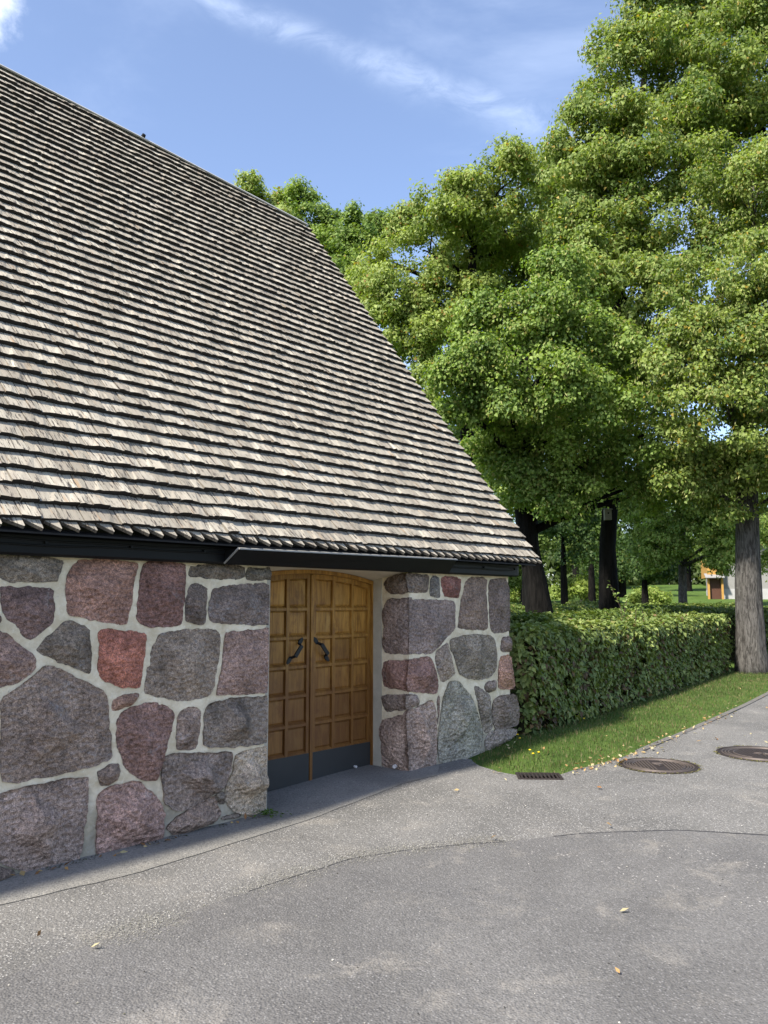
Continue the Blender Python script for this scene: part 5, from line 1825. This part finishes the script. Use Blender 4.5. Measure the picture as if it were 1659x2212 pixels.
def build_hedges():
    hedge('near hedge of broad green leaves running from the stone corner to the lime trunk',
          [(1.72, 9.62), (3.3, 11.95), (5.2, 14.6), (7.35, 17.45)], 1.15, 1.165, 0.086, 1900, HPAL, 31, .12)
    rows = [
        ([(2.6, 13.0), (5.0, 16.4), (8.2, 21.0)], 1.0, 1.28, .085, 900, 'second hedge, parallel just behind the near one'),
        ([(9.2, 19.6), (14.5, 25.8)], 1.0, 1.25, .085, 700, 'hedge beyond the sunlit lime trunk at the right edge'),
        ([(4.2, 21.5), (8.5, 23.5), (12.0, 27.5)], 1.1, 1.25, .10, 620, 'third hedge, seen as a light strip behind the black trunk'),
        ([(2.5, 24.5), (6.5, 26.0)], 1.2, 1.25, .10, 520, 'hedge behind the leaning trunk'),
        ([(6.5, 31.0), (16.0, 35.0)], 1.3, 1.32, .12, 360, 'farthest long hedge in front of the slim grey trunk'),
        ([(5.2, 37.0), (8.4, 37.4)], 1.4, 1.15, .13, 320, 'block of hedge left of the ornamental tree on the far lawn'),
        ([(9.0, 38.4), (10.9, 38.4)], 1.4, 1.2, .13, 320, 'short rounded hedge block right of the leaning trunk'),
    ]
    for i, (ln, wd, h, ls, de, lab) in enumerate(rows):
        hedge(lab, ln, wd, h, ls, de, HPAL2, 41 + i, .02)
    # lanky shoots above the hedge
    root = None
    c0 = at(1345, 1335, 13.6)
    root = empty('shoot', c0)
    tag(root, 'untrimmed leafy shoot sticking up above the clipped hedge in front of the black trunk', 'shoot')
    inv = Matrix.Translation(-c0)
    mb = MB()
    rng = np.random.default_rng(5)
    P = []
    for pix in ([(1345, 1345), (1340, 1310), (1328, 1285), (1318, 1262)], [(1345, 1345), (1352, 1305), (1356, 1290), (1362, 1284)], [(1390, 1345), (1388, 1320), (1380, 1306)], [(1372, 1345), (1374, 1318), (1384, 1310)], [(1322, 1345), (1318, 1330), (1310, 1322)]):
        pp = [at(x, y, 13.6) for x, y in pix]
        mb.tube(pp, [.006] * (len(pp) - 1) + [.002], 5)
        for a, b in zip(pp, pp[1:]):
            for _ in range(9):
                P.append(a.lerp(b, rng.random()))
    mb.build('stem', 'twig', root).matrix_parent_inverse = inv
    P = np.array([tuple(p) for p in P]) + rng.normal(size=(len(P), 3)) * .02
    m = len(P)
    N = unit(rng.normal(size=(m, 3)) * .6 + np.array((0, -.2, .8)))
    T = unit(rng.normal(size=(m, 3)))
    T = unit(T - N * (T * N).sum(1, keepdims=True))
    V, F, C = leaf_cloud(P, N, T, rng.uniform(.05, .09, m), rng.uniform(.03, .05, m), np.tile((.16, .22, .06), (m, 1)) * rng.uniform(.8, 1.2, (m, 1)))
    np_mesh('foliage', V, F, 'hedge_leaves', root, C).matrix_parent_inverse = inv


# ---------------------------------------------------------------- grass strip, litter, little plants
def in_poly(X, Y, poly):
    ins = np.zeros(X.size, bool)
    n = len(poly)
    for i in range(n):
        x1, y1 = poly[i]
        x2, y2 = poly[(i + 1) % n]
        if y1 != y2:
            ins ^= ((y1 > Y) != (y2 > Y)) & (X < (x2 - x1) * (Y - y1) / (y2 - y1) + x1)
    return ins


def blades(name, poly, n, hgt, wid, pal, seed, edge=None, label=''):
    rng = np.random.default_rng(seed)
    xs, ys = [p[0] for p in poly], [p[1] for p in poly]
    X = rng.uniform(min(xs), max(xs), n)
    Y = rng.uniform(min(ys), max(ys), n)
    k = in_poly(X, Y, poly)
    X, Y = X[k], Y[k]
    m = len(X)
    nz = np.array([noise.noise(Vector((x * 1.6, y * 1.6, 3))) + .5 * noise.noise(Vector((x * 5, y * 5, 8))) for x, y in zip(X, Y)])
    d = np.full(m, 9.0)
    if edge is not None:
        for (x1, y1), (x2, y2) in zip(edge, edge[1:]):
            t = np.clip(((X - x1) * (x2 - x1) + (Y - y1) * (y2 - y1)) / ((x2 - x1) ** 2 + (y2 - y1) ** 2), 0, 1)
            d = np.minimum(d, np.hypot(X - x1 - t * (x2 - x1), Y - y1 - t * (y2 - y1)))
    keep = (nz > -.55) | (rng.random(m) < .4)
    keep &= rng.random(m) < np.clip(.12 + d * 2.6, 0, 1)
    X, Y, nz, d = X[keep], Y[keep], nz[keep], d[keep]
    m = len(X)
    Z = g(X, Y) - .005
    th = rng.uniform(0, 6.283, m)
    H = hgt * rng.uniform(.45, 1.25, m) * (1 + .35 * nz)
    W = wid * rng.uniform(.7, 1.3, m)
    lean = rng.uniform(.15, .9, m) * H
    dx, dy = np.cos(th), np.sin(th)
    b = np.column_stack([X, Y, Z])
    sd = np.column_stack([-dy, dx, 0 * dx]) * W[:, None]
    midp = b + np.column_stack([dx * lean * .35, dy * lean * .35, H * .6])
    tip = b + np.column_stack([dx * lean, dy * lean, H])
    V = np.stack([b - sd, b + sd, midp + sd * .7, midp - sd * .7, tip], 1).reshape(-1, 3)
    i = np.arange(m)[:, None] * 5
    F = np.concatenate([i + [0, 1, 2], i + [0, 2, 3], i + [3, 2, 4]], 1).reshape(-1, 3)
    pal = np.array(pal)
    t = np.clip(rng.normal(.5, .25, m) + nz * .25, 0, 1)[:, None]
    col = pal[0] * (1 - t) + pal[1] * t
    dry = rng.random(m) < (.14 + .55 * np.exp(-d / .14) + .3 * (nz < -.15))
    col[dry] = pal[2] * rng.uniform(.6, 1.2, (dry.sum(), 1))
    o = np_mesh(name, V, F, 'blades', None, np.repeat(col, 5, 0))
    tag(o, label, kind='stuff')
    return o


STRIP = KERB[1:-1] + [so(0.95, 0.02), so(1.98, 0.02), (1.75, 9.7), (3.3, 12.0), (5.2, 14.7), (7.35, 17.5), (11.5, 24.0)]


def build_small():
    poly = [p for p in STRIP]
    blades('grass', poly, 360000, .038, .003, [(0.042, 0.074, 0.018), (0.088, 0.125, 0.032), (0.18, 0.145, 0.075)], 9, KERB[1:], 'short mown grass strip between the hedge and the drive')
    far = [(7.5, 24), (40, 60), (60, 95), (0, 80), (-2, 40), (1.5, 16)]
    # fallen lime bracts and dead leaves along the edge
    rng = np.random.default_rng(21)
    n = 520
    seg = [Vector(p) for p in KERB[1:13]]
    P = []
    for _ in range(n):
        i = rng.integers(len(seg) - 1)
        p = seg[i].lerp(seg[i + 1], rng.random())
        if (rng.random() < .6 and seg[i].y > 13.5) or (rng.random() < .8 and seg[i].y < 8.3):
            continue
        off = abs(rng.normal(0, .10)) - .03
        dr = (seg[i + 1] - seg[i]).normalized()
        P.append((p.x + dr.y * -off, p.y + dr.x * off))
    for _ in range(150):
        P.append((rng.uniform(1.0, 9), rng.uniform(8, 18)))
    for _ in range(26):
        P.append((rng.uniform(-3.5, 5.5), rng.uniform(2.6, 9.5)))
    for _ in range(26):
        s = rng.uniform(-4, -1.9)
        P.append(so(s, rng.uniform(.05, .16)))
    P = np.array(P)
    s, o_ = to_so(P[:, 0], P[:, 1])
    P = P[(o_ > .06) & (np.hypot(P[:, 0] - 1.47, P[:, 1] - 7.9) > .26)]
    # in clusters
    m = len(P)
    Z = g(P[:, 0], P[:, 1]) + rng.uniform(.022, .034, m)
    inside = in_poly(P[:, 0], P[:, 1], poly)
    Z = np.where(inside, Z + .030, Z)
    P = np.column_stack([P, Z])
    N = unit(rng.normal(size=(m, 3)) * .35 + np.array((0, 0, 1)))
    T = unit(rng.normal(size=(m, 3)) * np.array((1, 1, .1)))
    T = unit(T - N * (T * N).sum(1, keepdims=True))
    L = rng.uniform(.025, .07, m)
    pal = np.array([(.36, .22, .09), (.42, .31, .15), (.22, .115, .05), (.46, .40, .24)])
    col = pal[rng.integers(4, size=m)] * rng.uniform(.7, 1.15, (m, 1))
    V, F, C = leaf_cloud(P, N, T, L, L * rng.uniform(.3, .65, m), col, -.12, .22)
    o = np_mesh('fallen_leaves', V, F, 'dry_leaves', None, C)
    tag(o, 'dry tan leaves and bracts fallen along the edge of the drive', kind='stuff')
    # pale grit specks lying on the asphalt
    n = 700
    X, Y = rng.uniform(-3.2, 4.5, n), rng.uniform(2.4, 8.2, n)
    s, o_ = to_so(X, Y)
    k = o_ > .15
    X, Y = X[k], Y[k]
    m = len(X)
    P = np.column_stack([X, Y, g(X, Y) + .019])
    N = unit(rng.normal(size=(m, 3)) * .3 + np.array((0, 0, 1)))
    T = unit(rng.normal(size=(m, 3)))
    T = unit(T - N * (T * N).sum(1, keepdims=True))
    L = rng.uniform(.005, .014, m)
    col = np.where(rng.random((m, 1)) < .6, (.42, .40, .37), (.045, .042, .04)) * rng.uniform(.7, 1.2, (m, 1))
    V, F, C = leaf_cloud(P, N, T, L, L * .8, col, 0, .3)
    tag(np_mesh('grit', V, F, 'dry_leaves', None, C), 'loose pale and dark grit scattered on the asphalt', kind='stuff')
    # pale sand washed up along the seam, moss round the iron covers
    def flakes(name, P, lo, hi, pal, label):
        m = len(P)
        P = np.column_stack([P, g(P[:, 0], P[:, 1]) + .0195])
        N = unit(rng.normal(size=(m, 3)) * .25 + np.array((0, 0, 1)))
        T = unit(rng.normal(size=(m, 3)))
        T = unit(T - N * (T * N).sum(1, keepdims=True))
        L = rng.uniform(lo, hi, m)
        V, F, C = leaf_cloud(P, N, T, L, L * .85, np.array(pal)[rng.integers(len(pal), size=m)] * rng.uniform(.75, 1.2, (m, 1)), 0, .2)
        tag(np_mesh(name, V, F, 'dry_leaves', None, C), label, kind='stuff')
    P = []
    seg = [Vector(p) for p in SEAM[3:11]]
    for _ in range(9000):
        i = rng.integers(len(seg) - 1)
        p = seg[i].lerp(seg[i + 1], rng.random())
        d = (seg[i + 1] - seg[i]).normalized()
        k = noise.noise(Vector((p.x * 2.6, p.y * 2.6, 6))) + .35
        if rng.random() > k * 1.6:
            continue
        o = rng.normal(.03, .05 + .05 * max(0, k))
        P.append((p.x - d.y * o, p.y + d.x * o))
    flakes('sand', np.array(P), .004, .010, [(.25, .24, .22), (.21, .20, .185), (.31, .30, .28)], 'pale dry sand washed up along the curved asphalt seam')
    P = []
    for (cx, cy), R in (((2.782, 8.40), .388), ((4.13, 9.03), .47)):
        for _ in range(700):
            th = rng.uniform(0, 6.283)
            if noise.noise(Vector((math.cos(th) * 2, math.sin(th) * 2, R))) < -.1 and math.sin(th) > -.4:
                continue
            r = R * (1.005 + abs(rng.normal(0, .03)))
            P.append((cx + math.cos(th) * r, cy + math.sin(th) * r))
    flakes('moss', np.array(P), .008, .02, [(.17, .15, .05), (.12, .12, .045), (.13, .11, .08)], 'yellowish moss and dirt ringing the iron covers')
    # weed at the foot of the wall
    c = ground_at(578, 1768)
    root = empty('weed', c)
    tag(root, 'small green weed growing at the foot of the wall left of the doors', 'plant')
    P, T, N = [], [], []
    for _ in range(90):
        th = rng.uniform(0, 6.283)
        r = abs(rng.normal(0, .055))
        P.append((math.cos(th) * r * 1.5 + .01, math.sin(th) * r * .7 - .0, .012 + rng.random() * .045 * math.exp(-r * 9)))
        T.append((math.cos(th), math.sin(th), rng.uniform(.0, .8)))
    P, T = np.array(P), unit(np.array(T))
    N = unit(rng.normal(size=P.shape) * .4 + np.array((0, 0, 1)))
    T = unit(T - N * (T * N).sum(1, keepdims=True))
    L = rng.uniform(.02, .045, len(P))
    V, F, C = leaf_cloud(P, N, T, L, L * .45, np.tile((.085, .15, .03), (len(P), 1)) * rng.uniform(.7, 1.3, (len(P), 1)))
    np_mesh('foliage', V, F, 'hedge_leaves', root, C)
    # moss and weeds in the joint between wall and apron
    P = []
    for _ in range(420):
        s = rng.uniform(-4.2, -1.85)
        if noise.noise(Vector((s * 3, 1, 1))) < -.05:
            continue
        P.append((*so(s, rng.uniform(.03, .10)), 0))
    P = np.array(P)
    P[:, 2] = g(P[:, 0], P[:, 1]) + .018
    m = len(P)
    N = unit(rng.normal(size=(m, 3)) * .5 + np.array((0, 0, 1)))
    T = unit(rng.normal(size=(m, 3)))
    T = unit(T - N * (T * N).sum(1, keepdims=True))
    V, F, C = leaf_cloud(P, N, T, rng.uniform(.008, .024, m), rng.uniform(.006, .012, m), np.where(rng.random((m, 1)) < .35, (.06, .08, .025), (.07, .06, .05)) * rng.uniform(.6, 1.2, (m, 1)))
    tag(np_mesh('joint_debris', V, F, 'dry_leaves', None, C), 'moss crumbs and dirt in the joint at the foot of the stone wall', kind='stuff')
    # dandelions
    DL_ = ['yellow dandelion at the foot of the stone corner, highest of the four there', 'yellow dandelion in the grass tip, leftmost of the close pair', 'yellow dandelion in the grass tip, lower one of the close pair', 'yellow dandelion in the grass tip nearest the drain grate', 'yellow dandelion tight against the stone corner under the hedge', 'yellow dandelion at the foot of the hedge away from the corner']
    for k_, (px, py) in enumerate(((1123, 1606), (1145, 1632), (1152, 1640), (1164, 1637), (1118, 1598), (1262, 1562))):
        c = ground_at(px, py, .12)
        root = empty('dandelion', c)
        tag(root, DL_[k_], 'flower', 'dandelions in the grass strip')
        mb = MB()
        mb.tube([(0, 0, -.03), (.002, 0, .040)], [.0022, .002], 5)
        mb.build('stalk', 'twig', root)
        mb = MB()
        mb.lathe([(0.001, .046), (.007, .049), (.014, .045), (.012, .040), (.003, .038)], 10)
        mb.build('flower_head', 'petal', root)


def ground_at(px, py, z=0.0):
    r = ray(px, py)
    t = (z - CAM_H) / r.z
    p = Vector((0, 0, CAM_H)) + r * t
    for _ in range(6):
        zz = float(g(p.x, p.y))
        t = (zz - CAM_H) / r.z
        p = Vector((0, 0, CAM_H)) + r * t
    return p + Vector((0, 0, .0165))


# ---------------------------------------------------------------- iron covers and drain
def cover(label, c, R, bars, kind):
    z = float(g(c[0], c[1])) + 0.013
    root = empty('manhole_cover', (c[0], c[1], z))
    root.rotation_euler = (0, 0, rad(-6))
    tag(root, label, 'manhole cover', 'round iron covers in the drive')
    mb = MB()
    mb.lathe([(R, -.03), (R, .007), (R * .972, .010), (R * .945, .009), (R * .94, .003)], 64)
    mb.build('frame', 'rust', root)
    mb = MB()
    mb.lathe([(R * .938, -.02), (R * .938, .004), (0.001, .004)], 64)
    mb.build('plate', 'rust', root)
    for r in (.87, .80, .73):
        mb = MB()
        r *= R
        mb.lathe([(r + .006, .004), (r + .004, .0095), (r - .004, .0095), (r - .006, .004)], 64)
        mb.build('ring', 'rust_edge', root)
    if bars:
        for i in range(-7, 8):
            if abs(i) <= 1:
                continue
            x = i * R * .083
            h = math.sqrt(max(0, (R * .62) ** 2 - x * x))
            mb = MB()
            mb.box(x - .005, x + .005, -h, h, .004, .0095)
            mb.build('rib', 'rust_edge', root)
        for sg in (-1, 1):
            mb = MB()
            a0 = math.pi / 2 * (1 - sg) + math.pi
            pts = [(math.cos(a0 + t) * R * .655, math.sin(a0 + t) * R * .655, .006) for t in np.linspace(-1.0, 1.0, 20)]
            mb.tube(pts, [.005] * 20, 6)
            mb.build('arc', 'rust_edge', root)
        # plain shield in the middle with a forked mark
        mb = MB()
        q = R * .125
        mb.prism([(-q, -q * .3, .004), (0, -q * 1.6, .004), (q, -q * .3, .004), (q, q * 2.2, .004), (-q, q * 2.2, .004)], (0, 0, .004))
        mb.build('shield', 'rust', root)
        for a, b in (((0, -q * 1.1), (0, q * .2)), ((0, q * .2), (-q * .7, q * .9)), ((0, q * .2), (q * .7, q * .9)), ((-q, q * 1.25), (q, q * 1.25)), ((-q * .9, q * 2.1), (q * .9, q * 2.1))):
            mb = MB()
            mb.tube([(*a, .008), (*b, .008)], [.006, .006], 6)
            mb.build('mark', 'rust_edge', root)
    else:
        for sg in (-1, 1):
            mb = MB()
            a0 = math.pi / 2 * (1 - sg) + math.pi
            pts = [(math.cos(a0 + t) * R * .62, math.sin(a0 + t) * R * .62, .006) for t in np.linspace(-.9, .9, 20)]
            mb.tube(pts, [.006] * 20, 6)
            mb.build('arc', 'rust_edge', root)
        for k in range(8):
            th = math.pi / 4 * k
            mb = MB()
            mb.tube([(math.cos(th) * R * .06, math.sin(th) * R * .06, .006), (math.cos(th) * R * .2, math.sin(th) * R * .2, .006)], [.008, .003], 6)
            mb.build('ray', 'rust_edge', root)
        for i in range(-6, 7):
            for j in range(-6, 7):
                x, y = i * R * .085, j * R * .085
                if R * .24 < math.hypot(x, y) < R * .56:
                    mb = MB()
                    mb.box(x - .006, x + .006, y - .006, y + .006, .004, .007)
                    mb.build('stud', 'rust', root)


def build_iron():
    cover('ribbed round brown iron cover with a small shield, near the drain grate', (2.782, 8.40), .388, True, 0)
    cover('smooth studded round brown iron cover cut by the right edge', (4.13, 9.03), .47, False, 1)
    # slotted grate half overgrown by the grass
    c = (1.475, 7.895)
    z = float(g(*c)) + .016
    root = empty('drain_grate', (c[0], c[1], z), rad(-3))
    tag(root, 'slotted black iron drain grate at the tip of the grass strip', 'drain')
    W, H, n = .185, .115, 10
    mb = MB()
    mb.box(-W - .02, W + .02, -H - .02, H + .02, -.05, -.004)
    mb.build('shaft', 'hole', root)  # solid block coloured black for the dark below the bars
    fr = MB()
    for a in ((-W - .025, W + .025, -H - .025, -H), (-W - .025, W + .025, H, H + .025), (-W - .025, -W, -H + .001, H - .001), (W, W + .025, -H + .001, H - .001)):
        fr.box(*a, -.01, .006)
    fr.build('frame', 'rust', root)
    for i in range(n):
        x = -W + (i + .5) * 2 * W / n
        mb = MB()
        mb.box(x - .008, x + .008, -H + .001, H - .001, -.012, .005)
        mb.build('bar', 'rust', root)


# ---------------------------------------------------------------- house in the distance
def build_house():
    d = 66.0
    c = at(1545, 1292, d)
    z0 = float(g(c.x, c.y))
    root = empty('house', (c.x, c.y, z0), rad(-12))
    tag(root, 'distant house with an ochre porch, brown door and pale grey wall beyond the lawn', 'house')
    mb = MB()
    mb.box(.72, 10, 1.0, 8, .85, 4.4)
    b = mb.build('wall', 'greywall', root)
    mb = MB()
    mb.box(.70, 10.05, .97, 8.03, -.6, .85)
    mb.build('plinth', 'plinth', root)
    mb = MB()
    mb.prism([(.4, .6, 4.4), (.4, 8.4, 4.4), (.4, 4.5, 6.9)], (10, 0, 0))
    mb.build('roof', 'tile', root)
    mb = MB()
    mb.box(-.50, .715, .2, 3, 1.75, 3.5)
    mb.build('porch', 'ochre', root)
    for x in (-.50, .56):
        mb = MB()
        mb.box(x, x + .16, .2, .36, -.3, 1.749)
        mb.build('post', 'ochre', root)
    mb = MB()
    mb.hexa([(-.72, -.25, 1.72), (.75, -.25, 1.72), (.75, .4, 2.05), (-.72, .4, 2.05), (-.72, -.25, 1.78), (.75, -.25, 1.78), (.75, .4, 2.11), (-.72, .4, 2.11)])
    mb.build('awning', 'greywall', root)
    mb = MB()
    mb.box(-.34, .56, .5, .6, -.1, 1.748)
    dd = mb.build('door', 'brown', root)
    mb = MB()
    mb.box(-.55, .55, .3, 1.2, -.6, -.1)
    mb.build('step', 'plinth', root)
    for x in (2.0, 4.2, 6.4):
        mb = MB()
        mb.box(x, x + 1.0, .975, .998, 1.9, 3.4)
        wv = mb.build('window', 'greywall', root)
        mb = MB()
        mb.box(x + .09, x + .91, .965, .974, 1.99, 3.31)
        mb.build('pane', 'glass', wv)


build_trees()
build_far_wood()
build_hedges()
build_small()
build_iron()
build_house()
bpy.context.view_layer.update()
